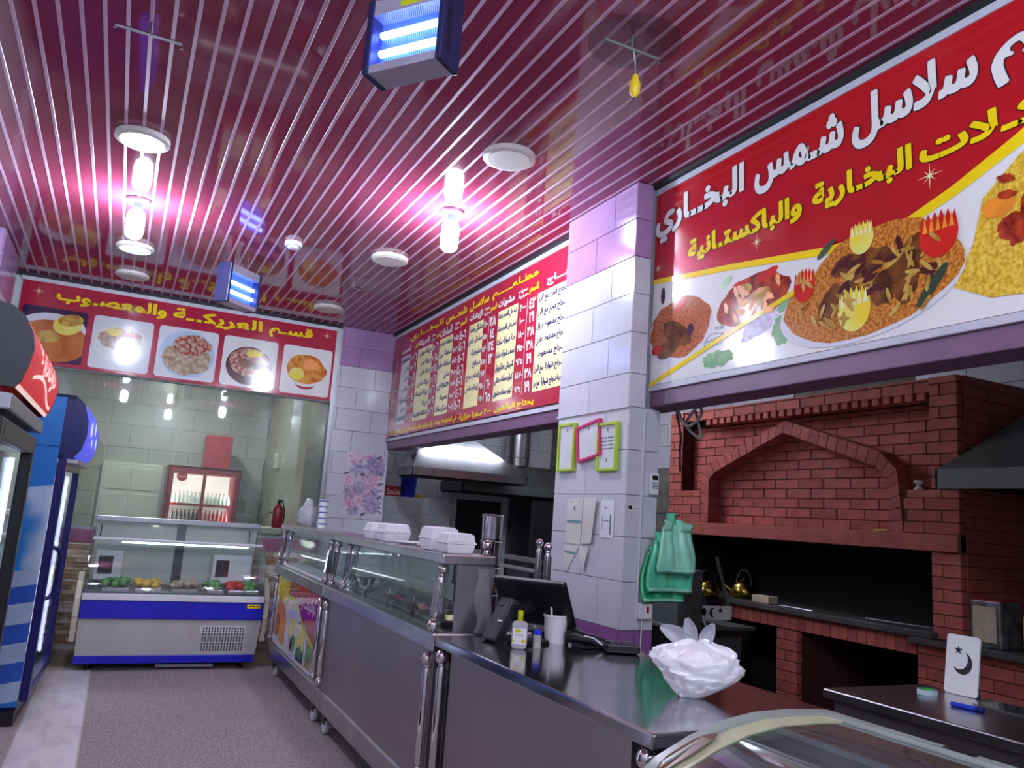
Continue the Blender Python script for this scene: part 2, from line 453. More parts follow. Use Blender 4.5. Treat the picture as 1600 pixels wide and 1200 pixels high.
# ceiling: PVC planks with raised strips
ce=struct(MB().box(-1.3,2.9,YB,9.0,H+.012,H+.06).build('ceiling','gap_black'))
P=.0925; x=-.705-5*P
while x<2.74:
    a=max(-1.17,x+.008); b=min(2.72,x+P-.008)
    if b-a>.02:
        inst(sbox('plank',b-a,11.88,.012,'ceil_panel',.002),'plank',((a+b)/2,(YB+YF)/2,H+.006),ce)
    if -1.17<x<2.72:
        inst(sbox('strip',.0175,11.88,.014,'ceil_strip',.001),'strip',(x,(YB+YF)/2,H+.005),ce)
    x+=P
struct(MB().box(2.72,6.0,-1.2,10.3,H,H+.06).build('ceiling_kitchen','kitchen_ceiling'))
struct(MB().box(-1.3,2.0,9.0,11.9,3.3,3.36).build('ceiling_back','grey_wall'))
# left wall with a tiled column near the far corner
wl=struct(MB().box(-1.3,-1.17,YB,8.9,0,H+.01).build('wall_left','plaster'))
cl=struct(MB().box(-1.17,-1.11,7.42,8.3,0,H).build('column_left','grout'))
for j in range(14):
    z=.14+.245*j; zt=min(z+.245,H-.005)
    if zt-z<.05: continue
    mm='tile_purple' if z>3.0 else 'tile_white'
    inst(sbox('tile',.01,.87,zt-z-.004,mm),'tile',(-1.105,7.86,(z+zt)/2),cl)
    inst(sbox('tile',.06,.01,zt-z-.004,mm),'tile',(-1.14,7.415,(z+zt)/2),cl)
struct(MB().box(-1.3,3.0,YB-.1,YB,0,H+.01).build('wall_back','plaster'))
wr=struct(MB().box(2.72,2.9,YB,.1,0,H).build('wall_right','plaster'))
# header wall over the two serving openings, purple beam and white ledge under the sign boards
struct(MB().box(2.735,2.9,.1,YF,2.33,H).build('wall_header','plaster'))
bm_=struct(MB().box(2.705,2.9,.1,YF,2.205,2.295).build('trim_3','beam_purple',bev=.006))
MB().box(2.69,2.9,.1,YF,2.295,2.33).build('ledge','trim_white',bm_,bev=.004)
struct(MB().box(2.66,2.72,.1,3.76,3.538,H).build('gap_strip_1','gap_black'))  # black strip stands for the dark gap above the banner
struct(MB().box(2.66,2.72,4.58,YF,3.538,H).build('gap_strip_2','gap_black'))  # same black fill for the dark gap above the menu board
# tiled pillar between the openings
pl=struct(MB().box(2.565,2.775,3.77,4.58,0,H).build('pillar','grout'))
def pm(u,v): return 'tile_purple' if v>3.09 else 'tile_dado' if .78<v<.95 else 'tile_white'
rows=[0.0,.3,.55,.78,.95,1.21,1.455,1.69,1.945,2.193,2.39,2.635,2.87,3.095,3.33,H]
for j in range(len(rows)-1):
    za,zb=rows[j],rows[j+1]; m=pm(0,(za+zb)/2)
    up=.006 if za>2.19 else 0.
    cuts=[3.762,4.0+.2*(j%2),4.58]
    for a,b in zip(cuts[:-1],cuts[1:]):
        inst(sbox('tile',.010,b-a-.003,zb-za-.003,m),'tile',(2.560-up,(a+b)/2,(za+zb)/2),pl)
    xr=2.665 if za>2.19 else 2.775
    cuts=[2.556,2.655,xr] if za<2.19 else [2.556-up,xr]
    for a,b in zip(cuts[:-1],cuts[1:]):
        inst(sbox('tile',b-a-.003,.010,zb-za-.003,m),'tile',((a+b)/2,3.764,(za+zb)/2),pl)
MB().box(2.545,2.56,3.757,4.59,2.186,2.196).build('drip_edge','tile_white',pl)
MB().tube([(2.66,3.757,.96),(2.66,3.757,2.17)],.011,8).build('conduit','tile_white',pl,smooth=40)
# far wall right part: white and purple tiles with a flower picture
fw=struct(MB().box(2.045,2.735,YF,9.1,0,H).build('wall_far','grout'))
def fm(u,v): return 'tile_purple' if v>3.11 else 'tile_white'
tiles(fw,'y',YF,2.048,2.735,.17,3.11,.40,.245,fm,off=-.24,skip=lambda u,v:u>2.22 and u<2.72 and 1.44<v<2.15 and False)
tiles(fw,'y',YF,2.048,2.735,3.11,H,.40,.225,fm,off=-.24)
# flower picture spread over its tiles
ff=FY(YF-.0105,2.25,1.44)
fp=MB().prism([(0,0),(.455,0),(.455,.70),(0,.70)],ff,0,.004).build('flower_tile','flower_tile',fw)
mbp=MB(); mbg=MB(); mbd=MB()
def flower(cx,cy,r,n,mb,sd,d):
    for k in range(n):
        a=2*math.pi*k/n+sd; mb.flat([(min(max(p,.0),.455),min(max(q,0),.70)) for p,q in ell(cx+.55*r*math.cos(a),cy+.55*r*math.sin(a),.5*r,.22*r,12,a)],ff,d+.0003*k)
flower(.12,.63,.10,7,mbp,.2,.005); flower(.30,.38,.14,6,mbp,.5,.006); flower(.10,.14,.11,7,mbp,.1,.005)
flower(.30,.66,.09,6,mbp,.0,.0045); flower(.05,.38,.10,6,mbp,.4,.0045); flower(.36,.28,.10,6,mbg,.1,.0045); flower(.22,.20,.12,7,mbp,.3,.0042); flower(.42,.50,.09,6,mbg,.6,.0042); flower(.06,.25,.09,6,mbg,.2,.0042)
flower(.15,.52,.10,6,mbg,.3,.008); flower(.34,.58,.11,12,mbg,.1,.009); flower(.17,.30,.08,11,mbg,0,.008); flower(.13,.05,.07,7,mbg,.4,.009); flower(.34,.13,.11,12,mbg,.2,.008)
for cx,cy,s in((.37,.47,1),(.31,.24,1),(.40,.03,1),(.25,.42,-1)):
    pts=[(cx+s*(.055-.0085*k)*math.cos(.55*k),cy+(.055-.0085*k)*math.sin(.55*k)) for k in range(6)]
    ribbon(mbd,pts,[.012,.011,.009,.008,.006,.004],ff,.012)
for cx,cy in((.20,.46),(.42,.36),(.02,.46),(.38,.66),(.42,.21),(.25,.02)): mbd.flat(ell(cx,cy,.035,.012,10,.4),ff,.012)
mbp.build('petal','flower_pink',fp); mbg.build('petal','flower_grey',fp); mbd.build('scroll','flower_dark',fp)
for v in(.235,.47): MB().box(2.25,2.705,YF-.0155,YF-.0148,1.44+v-.0015,1.44+v+.0015).build('tile_joint','grout',fp)
# low stone wall under the glass partition, pink band on top
lw=struct(MB().box(-1.17,2.045,YF+.015,9.02,0,1.13).build('wall_low','grout'))
MB().box(-1.17,2.045,YF,YF+.02,1.0,1.13).build('band','pink_band',lw)
MB().box(-1.17,2.045,YF-.004,YF+.02,0,.06).build('baseboard','skirting',lw)
ms={'stone_a':MB(),'stone_b':MB(),'stone_c':MB()}
rs=random.Random(3); z=.06
while z<.998:
    hh=rs.choice((.026,.034,.042)); z1=min(1.0,z+hh); x=-1.17+rs.random()*-.2
    while x<2.045:
        l=rs.uniform(.12,.34); a=max(-1.17,x); b=min(2.045,x+l)
        if b-a>.02: ms[rs.choice(list(ms))].box(a,b-.003,YF-rs.uniform(.0,.022),YF+.02,z,z1-.003)
        x+=l
    z=z1
for k,m in ms.items(): stuff(m.build('stone_strip',k,lw))
# header wall over the partition, aluminium frame and glass panes
struct(MB().box(-1.17,2.045,YF+.0,9.02,2.67,H).build('wall_far_header','plaster'))
struct(MB().box(-1.17,2.045,YF-.03,YF,3.525,H).build('gap_strip_3','gap_black'))  # black strip stands for the dark gap over the partition sign
win=struct(MB().box(2.0,2.045,YF-.03,9.0,1.13,3.53).build('window_1','alu',bev=.004))
MB().box(2.045,2.062,YF-.018,YF,.0,3.53).build('window_frame','alu',win)
MB().box(-1.17,2.0,YF+.03,YF+.07,1.13,1.16).build('window_frame','alu',win)
for a,b in((-1.17,.47),(.475,2.0)):
    MB().box(a,b,YF+.045,YF+.051,1.16,2.68).build('pane','glass_partition',win)
# back room
bw=struct(MB().box(-1.3,2.0,11.7,11.8,0,3.3).build('wall_back_room','grout'))
tiles(bw,'y',11.7,-1.2,1.82,.0,3.3,.5,.3,lambda u,v:'grey_wall',dep=.008)
struct(MB().box(1.82,2.0,9.02,11.7,0,3.3).build('wall_back_room_right','grey_wall'))
struct(MB().box(-1.3,-1.2,9.02,11.7,0,3.3).build('wall_back_room_left','grey_wall'))
dr=struct(MB().box(-.22,.50,11.62,11.69,0,1.90).build('door_1','white_paint',bev=.006))
for a,b in((-.19,.10),(.13,.47)):
    for za,zb in((.15,1.5),(1.55,1.84)): MB().box(a,b,11.61,11.625,za,zb).build('door_panel','white_paint',dr,bev=.004)
MB().lathe([(.02,0),(.028,.02),(.02,.05)],(.09,11.61,.98),10,rot3(90)).build('door_handle','steel_dark',dr,smooth=40)
# kitchen shell
kr=struct(MB().box(5.5,5.65,-1.2,10.3,0,H).build('wall_kitchen_right','cement'))
tiles(kr,'x',5.5,1.2,8.6,2.2,H-.02,.42,.25,lambda u,v:'tile_white',skip=lambda u,v:(4.3<u<5.35 and v<3.0))
kf=struct(MB().box(2.735,5.6,10.0,10.2,0,H).build('wall_kitchen_far','grout'))
tiles(kf,'y',10.0,2.75,5.49,1.0,H-.02,.42,.25,lambda u,v:'tile_white')
struct(MB().box(2.735,5.6,-1.2,-1.1,0,H).build('wall_kitchen_near','plaster'))
kl=struct(MB().box(2.735,3.86,9.62,9.99,0,1.70).build('wall_kitchen_low','tile_white',bev=.004))
tiles(kl,'y',9.62,2.74,3.85,.0,1.695,.42,.25,lambda u,v:'tile_white',dep=.008)
kp=struct(MB().box(3.86,4.72,9.70,9.99,0,2.2).build('wall_kitchen_panel','tile_white'))
MB().box(3.97,4.60,9.68,9.705,1.0,1.73).build('hatch','black_plastic',kp)
# ================================================================== sign boards
# --- big board over the near opening (viewer's left = y 3.76)
S1=thing('sign_board','big red restaurant banner with white Arabic name and rice platter above brick oven','sign',(2.70,2.0,2.33))
f1=FX(2.69,3.76,2.33)                       # u=3.76-y, v=z-2.33
def Y1(y): return 3.76-y
def Z1(z): return z-2.33
MB().box(2.691,2.735,.15,3.76,2.33,3.536).build('board','red_print',S1)
MB().box(2.684,2.692,.15,3.76,3.500,3.536).build('top_trim','trim_white',S1)
top=[(3.76,2.955),(3.1,2.875),(2.47,2.785),(2.12,2.765),(1.85,2.85),(1.60,2.955),(1.0,3.26),(.6,3.49)]
wp=[(Y1(y),Z1(z)) for y,z in top]
poly=[(0,0)]+[(Y1(.15),0),(Y1(.15),1.16)]+[p for p in reversed(wp)]
MB().flat(poly,f1,.001).build('white_area','white_print',S1)
m=MB(); ribbon(m,wp,[.03,.032,.036,.04,.045,.05,.06,.07],f1,.0035)
ribbon(m,[(0,.0),(Y1(3.2),Z1(2.49)),(Y1(2.62),Z1(2.645))],.026,f1,.0035)
m.build('stripe','yellow_print',S1)
big=[('البخــاري',3.752,3.005,3.185,3.425),('شـمس',2.92,2.37,3.205,3.43),('سلاسل',2.315,1.747,3.20,3.435),('مطاعم',1.685,.95,3.19,3.43)]
mo=MB(); mi=MB()
for t,a,b,z0,z1 in big:
    mo.text(t,f1,Y1(a),Y1(b),Z1(z0),Z1(z1),.0012,.066)
    mi.text(t,f1,Y1(a),Y1(b),Z1(z0),Z1(z1),.0024,.045)
mo.build('lettering_outline','black_print',S1); mi.build('lettering','white_print',S1)
mo=MB(); mi=MB()
for t,a,b,z0,z1 in(('والباكستـانية',3.44,2.61,2.982,3.118),('البخـارية',2.54,2.03,2.982,3.122),('الأكـلات',1.99,1.35,3.01,3.135)):
    mo.text(t,f1,Y1(a),Y1(b),Z1(z0),Z1(z1),.0012,.082)
    mi.text(t,f1,Y1(a),Y1(b),Z1(z0),Z1(z1),.0024,.052)
mo.build('lettering_outline','black_print',S1); mi.build('lettering','yellow_print',S1)
m=MB()
for y,z,r in((2.90,2.955,.05),(1.95,2.95,.06),(3.72,3.03,.05)): m.flat(star4((Y1(y),Z1(z)),r),f1,.0024)
m.build('sparkle','cream_print',S1)
def pr(polys,name,mt,d,par=S1,fr=f1):
    for i,p in enumerate(polys): o=MB().flat(p,fr,d+.00012*i).build(name,mt,par)
    return o
def E1(y,z,ry,rz,**k): return ell(Y1(y),Z1(z),ry,rz,**k)
# left dish, stew, leaves
pr([E1(3.50,2.60,.29,.19)],'plate','plate_print',.0016)
pr([E1(3.50,2.63,.27,.175,wob=.05,sd=1)],'rice','rice_red',.0020)
pr([E1(3.52,2.60,.14,.06,a=-.5,wob=.08),E1(3.60,2.52,.10,.05,a=.2)],'fish','chicken',.0026)
pr([E1(3.40,2.60,.028,.035),E1(3.66,2.85,.02,.05)],'olive','plum_print',.0028)
pr([E1(3.70,2.53,.05,.03),E1(3.49,2.76,.06,.025,a=.6)],'tomato','tomato',.0028)
pr([E1(2.93,2.665,.25,.125,a=.1,wob=.06,sd=2)],'stew','stew',.0016)
pr([E1(2.88,2.665,.085,.045,a=.2),E1(2.98,2.73,.05,.03)],'meat','bread',.0022)
pr([E1(3.02,2.76,.05,.02),E1(2.82,2.77,.07,.022,a=.3)],'pepper','tomato',.0022)
pr([E1(3.12,2.80,.05,.02,a=.4)],'leaf','leaf_green',.0022)
pr([E1(3.17,2.40,.12,.045,wob=.15,sd=3),E1(2.72,2.47,.07,.07,wob=.15,sd=5),E1(2.66,2.60,.10,.03,a=.3,wob=.1)],'leaf','leaf_green',.0016)
pr([E1(2.88,2.52,.13,.05,a=.35,wob=.15,sd=4)],'fish','flower_grey',.0018)
# logo
mL=MB(); mL.text('العميـد',f1,Y1(3.275),Y1(3.13),Z1(2.49),Z1(2.535),.003,.02)
ribbon(mL,[(Y1(3.20)+.08*math.cos(R(a)),Z1(2.48)+.06*math.sin(R(a))) for a in range(60,200,14)],.004,f1,.003)
for k in range(4): mL.flat(ell(Y1(3.19-.018*k),Z1(2.565),.005,.014,8,.5),f1,.003)
mL.text('للدعاية والإعلان',f1,Y1(3.27),Y1(3.14),Z1(2.468),Z1(2.484),.003,.01)
mL.build('logo','black_print',S1)
# the big platter
pr([E1(2.27,2.535,.465,.195,a=.10)],'plate','plate_print',.0040)
pr([E1(2.26,2.56,.45,.20,a=.10,wob=.03,sd=9),E1(2.20,2.66,.33,.16,wob=.05,sd=2)],'rice','rice',.0044)
pr([E1(2.30,2.60,.10,.055,a=.7,wob=.12,sd=1),E1(2.44,2.53,.05,.10,a=-.5,wob=.1,sd=2),E1(2.10,2.60,.13,.05,a=.4,wob=.12,sd=3),E1(2.05,2.55,.05,.10,a=-.3,wob=.1,sd=4),E1(2.22,2.68,.12,.05,a=-.2,wob=.15,sd=5),E1(2.02,2.68,.09,.04,a=.5,wob=.15,sd=6),E1(2.36,2.69,.07,.045,a=.3,wob=.15,sd=7),E1(2.17,2.52,.06,.05,wob=.15,sd=8)],'chicken','chicken',.005)
pr([E1(2.12,2.65,.06,.02,a=.5),E1(2.32,2.64,.05,.02,a=.8),E1(2.24,2.59,.05,.015,a=.3)],'glaze','bread',.0062)
def crown(y,z,rw,rh,n=6):
    p=[]
    for k in range(13):
        a=math.pi+math.pi*k/12; p.append((Y1(y)+rw*math.cos(a),Z1(z)+rh*math.sin(a)))
    for k in range(2*n-1,0,-1):
        u=-rw+2*rw*k/(2*n); p.append((Y1(y)+u*1.02,Z1(z)+rh*(.75 if k%2 else .35)+rh*.25*(1-(u/rw)**2)))
    return p
pr([crown(2.31,2.485,.085,.10),crown(2.27,2.79,.062,.075)],'lemon','lemon',.0068)
pr([crown(2.585,2.655,.062,.082),crown(1.915,2.70,.082,.095)],'tomato','tomato',.0068)
def tips(y,z,rw,rh,n=6): # pale petals at the crown's edge
    return [[(Y1(y)-rw+2*rw*(k+.1)/n,Z1(z)+rh*.15),(Y1(y)-rw+2*rw*(k+.9)/n,Z1(z)+rh*.15),(Y1(y)-rw+2*rw*(k+.5)/n,Z1(z)+rh*.85)] for k in range(n)]
pr(tips(2.31,2.485,.075,.10,5)+tips(2.27,2.79,.055,.075,5),'petal_tip','cream_print',.0072)
pr(tips(2.585,2.655,.052,.075,5)+tips(1.915,2.70,.07,.085,5),'petal_tip','orange_print',.0072)
rg=random.Random(11)
pr([E1(2.26+rg.uniform(-.36,.36),2.55+rg.uniform(-.13,.15),.035,.009,a=rg.uniform(-1.5,1.5)) for k in range(46)],'onion','bread',.0056)
pr([E1(2.18+rg.uniform(-.24,.22),2.62+rg.uniform(-.09,.09),.04,.014,a=rg.uniform(-1.5,1.5),wob=.2,sd=k) for k in range(18)],'glaze','bowl_brown',.0058)
pr([E1(1.55+rg.uniform(-.1,.12),2.70+rg.uniform(-.12,.16),.035,.016,a=rg.uniform(-1.5,1.5),wob=.2,sd=k) for k in range(12)],'glaze','stew',.0046)
pr([E1(2.93+rg.uniform(-.19,.19),2.665+rg.uniform(-.08,.08),.032,.014,a=rg.uniform(-1.5,1.5),wob=.2,sd=k) for k in range(18)],'piece','orange_print',.0024)
pr([E1(2.46,2.79,.06,.016,a=.62),E1(1.945,2.50,.10,.022,a=.85)],'chili','chili',.0074)
# rice heap at the right
pr([[(Y1(1.86),Z1(2.47)),(Y1(1.72),Z1(2.40)),(Y1(1.4),Z1(2.37)),(Y1(.8),Z1(2.40)),(Y1(.7),Z1(2.9)),(Y1(1.0),Z1(3.15)),(Y1(1.35),Z1(3.02)),(Y1(1.6),Z1(2.90)),(Y1(1.74),Z1(2.78)),(Y1(1.78),Z1(2.62))]],'rice','rice_yellow',.0030)
pr([E1(1.45,2.72,.16,.13,a=.3,wob=.08,sd=2),E1(1.62,2.64,.07,.05,wob=.1,sd=3)],'chicken','stew',.0036)
pr([E1(1.40,2.82,.12,.06,a=.5,wob=.1),E1(1.68,2.73,.06,.04,wob=.12)],'chicken','orange_print',.0042)

# --- menu board over the far opening
S2=thing('menu_board','long red menu board with Arabic dishes and prices in cream columns above serving opening','sign',(2.70,6.7,2.33))
f2=FX(2.69,YF,2.33)
def Y2(y): return YF-y
MB().box(2.691,2.735,4.585,YF-.012,2.345,3.52).build('board','crimson_print',S2)
MB().box(2.682,2.692,4.585,YF-.012,3.500,3.538).build('top_trim','trim_white',S2)
m=MB()
for t,a,b in(('مطـاعـــــم',6.12,5.28),('سلاسـل',6.62,6.20),('شمــس',7.22,6.70),('البخـــاري',8.30,7.30)): m.text(t,f2,Y2(a),Y2(b),1.035,1.125,.0014,.05)
m.text('يحتاج البالغون',f2,Y2(5.92),Y2(5.22),.022,.092,.0014,.05)
m.text('٢٠٠٠ سعرة حرارية',f2,Y2(6.68),Y2(5.98),.022,.092,.0014,.05)
m.text('في المتوسط يوميا',f2,Y2(7.30),Y2(6.74),.022,.092,.0014,.05)
m.text('وقد تختلف الاحتياجات الفردية من شخص لآخر',f2,Y2(8.70),Y2(7.36),.022,.092,.0014,.05)
m.build('lettering','yellow_print',S2)
ZT,ZB=3.235,2.462; rh=(ZT-ZB)/7
items={
 0:(5.26,4.59,['دجاج فحم مع الرز','دجاج فحم مع الرز','دجاج مضغوط حراق','دجاج مضغوط عادي','دجاج مضغوط','دجاج شواية مع الرز','حبة دجاج شواية مع رز']),
 1:(5.97,5.60,['حبة على الفحم سادة','نصف على الفحم سادة','حبة شواية سادة','نصف شواية سادة','شيش طاووق','كيلو سمك مقلي','كيلو سمك مشوي']),
 2:(6.60,6.28,['مشكل خضار','مشكل عادي','ملوخية','سبانخ','إيدام دجاج','إيدام خاص','']),
 3:(7.35,7.0,['سلطة خضار','سلطة لبن','سلطة حارة','متبل','حمص','طحينة','مشكل سلطات']),
 4:(8.0,7.55,['عريكة عسل','عريكة تمر','عريكة ملكي','عريكة خاص','عريكة قشطة','عريكة','معصوب']),
 5:(8.55,8.25,['معصوب','ملكي','عادي','خاص','قشطة','عسل','معصوب'])}
for k,(ya,yb,tx) in items.items():
    MB().flat([(Y2(ya),ZB-2.33),(Y2(yb),ZB-2.33),(Y2(yb),ZT-2.33),(Y2(ya),ZT-2.33)],f2,.0012).build('column','white_print' if k in(5,) else 'cream_print',S2)
    m=MB()
    for j,t in enumerate(tx):
        if not t: continue
        zc=ZT-2.33-rh*(j+.5); L_=text2d(t,.018)[2]; wdt=min((ya-(yb if k else 4.80))*.94,L_*.08)
        u1=Y2(yb if k else 4.80)-.012; m.text(t,f2,u1-wdt,u1,zc-.036,zc+.036,.0022,.042)
    m.build('lettering','navy_print',S2)
mw=MB()
prices=[(5.42,5.27,['٤٢','٢١','٣٨','٣٨','١٩','٣٨','١٩']),(6.15,6.0,['٢٨','١٤','٢٤','١٢','','٦٠','٦٥']),(6.82,6.66,['٤-٦']*7),(7.46,7.36,['٦','٦-٤','٦-٤','٦','٦','٦','٦']),(8.1,8.02,['٦','٦','١٢','٧','٧','٧','٧']),(8.74,8.66,['٨','٨','٦','٣','٧','٧','٢'])]
cals=[(5.58,5.44,['٢٠٠٠','١٠٠٠','١٨٠٠','١٩٥٠','٩٢٥','١٨٧٠','٩٣٥']),(6.27,6.17,['١١٠٠','٨٥٠','١٥٢٠','٤٥٥','٩٧٧','٩٨٠','٧٣٠']),(6.98,6.84,['٩٠-٤٥','٤٠-٣٠','٥١-٤٠','٩٩-٥٠','١٠٠-٥٠','١٠٥-٥٣','٩٠-٤٥']),(7.54,7.47,['٥٠','٧٠','٤٢','٤٦','٥٤','٥٢','٤٩']),(8.23,8.12,['٥٠٧','٤٥٠','٣٨٠','٤٢٠','٥٠٠','٤٦٠','٤٨٠'])]
for arr,hh in((prices,.042),(cals,.027)):
    for ya,yb,tx in arr:
        for j,t in enumerate(tx):
            if not t: continue
            zc=ZT-2.33-rh*(j+.5); wdt=min((ya-yb)*.86,text2d(t,.018)[2]*hh*2); c=Y2((ya+yb)/2)
            mw.text(t,f2,c-wdt/2,c+wdt/2,zc-hh,zc+hh,.0022,.05)
for t,ya,yb,z0,z1 in(('دجـــاج',5.12,4.68,3.258,3.338),('سعرات',5.60,5.44,3.302,3.34),('حرارية',5.60,5.44,3.258,3.294),('مشويات',5.98,5.68,3.258,3.338),('سعرات',6.28,6.16,3.302,3.34),('حرارية',6.28,6.16,3.258,3.294),('الإيدامات',6.60,6.32,3.258,3.338),('سعرات',6.97,6.85,3.302,3.34),('حرارية',6.97,6.85,3.258,3.294),('السلطات',7.35,7.04,3.258,3.338),('سعرات',7.60,7.50,3.302,3.34),('حرارية',7.60,7.50,3.258,3.294),('العريكة',7.98,7.66,3.258,3.338),('المعصوب',8.56,8.25,3.258,3.338)):
    mw.text(t,f2,Y2(ya),Y2(yb),z0-2.33,z1-2.33,.0022,.045)
for ya in(5.435,6.16,6.83,7.465,8.11): mw.flat([(Y2(ya),ZB-2.33),(Y2(ya)+.006,ZB-2.33),(Y2(ya)+.006,ZT-2.33),(Y2(ya),ZT-2.33)],f2,.002)
mw.build('lettering','white_print',S2)
m=MB()
for ya,yb in((5.42,5.26),(6.15,6.02),(6.83,6.68),(7.46,7.37),(8.10,8.02)): m.text('السعر',f2,Y2(ya),Y2(yb),3.262-2.33,3.33-2.33,.0022,.045)
m.build('lettering','yellow_print',S2)

# --- sign over the glass partition with five dish pictures
S3=thing('sign_board','crimson sign with yellow Arabic heading and five dish pictures above glass partition','sign',(.45,YF,2.68))
f3=FY(YF-.03,-1.10,2.68)
def X3(x): return x+1.10
MB().box(-1.10,2.0,YF-.03,YF-.002,2.68,3.487).build('board','crimson_print',S3)
MB().box(-1.12,2.0,YF-.034,YF-.002,3.487,3.525).build('top_trim','trim_white',S3)
m=MB()
for t,a,b in(('والمعصـوب',-.80,.20),('العريكــة',.27,1.17),('قسـم',1.25,1.72)): m.text(t,f3,X3(a),X3(b),3.305-2.68,3.45-2.68,.0014,.05)
m.build('lettering','yellow_print',S3)
m=MB()
for x,z in((-.96,3.39),(1.88,3.41)): m.flat(star4((X3(x),z-2.68),.055),f3,.0014)
m.build('sparkle','cream_print',S3)
xs=[(-1.07,-.50),(-.445,.105),(.16,.745),(.80,1.365),(1.425,1.965)]
def pic(i,polys):
    a,b=xs[i]; cu=X3((a+b)/2); cv=.295
    bg=MB().flat(rrect(X3(a),X3(b),.03,.565,.035),f3,.0014).build('picture',polys[0],S3)
    for k,(n,mt,e) in enumerate(polys[1:]):
        q=ell(cu+e[0],cv+e[1],e[2],e[3],24,e[4] if len(e)>4 else 0,e[5] if len(e)>5 else 0,k)
        q=[(min(max(u,X3(a)+.004),X3(b)-.004),min(max(v,.034),.561)) for u,v in q]
        MB().flat(q,f3,.002+.0005*k).build(n,mt,bg)
pic(0,['plum_print',('plate','plate_print',(0,-.02,.36,.24)),('soup','soup',(0,-.06,.33,.21)),('topping','bread',(-.03,-.02,.10,.06,0,.1)),('bread','lemon',(.12,.12,.13,.10,.3)),('crust','bread',(.14,.17,.11,.06,.2))])
pic(1,['plate_print',('plate','white_print',(0,.0,.25,.20)),('food','porridge',(-.02,.06,.20,.11,.1,.07)),('topping','stuffing',(.03,.10,.12,.06,0,.12)),('cheese','lemon',(-.08,.12,.07,.04,0,.15)),('ketchup','tomato',(.05,.11,.04,.02))])
pic(2,['plate_print',('plate','pale_stripe',(.0,.0,.27,.25)),('food','porridge',(0,-.05,.24,.17,0,.05)),('topping','stuffing',(.04,.10,.19,.11,0,.06))])
pic(3,['white_print',('bowl','bowl_brown',(0,-.03,.24,.21)),('food','stuffing',(0,.01,.21,.155,0,.04)),('cheese','lemon',(.04,.11,.08,.04,0,.2)),('meat','chicken',(-.03,.0,.08,.05,0,.2)),('meat','chicken',(.08,-.03,.05,.04,0,.2))])
pic(4,['white_print',('rim','crimson_print',(.0,-.115,.12,.09)),('plate','white_print',(.0,-.085,.16,.09)),('food','pastry',(0,.02,.22,.165,-.1,.05)),('cheese','lemon',(-.10,-.04,.08,.07,0,.12)),('topping','orange_print',(.05,.08,.10,.06,0,.15))])
MB().box(1.99,2.003,YF-.036,YF-.03,2.68,3.49).build('edge_trim','alu',S3)
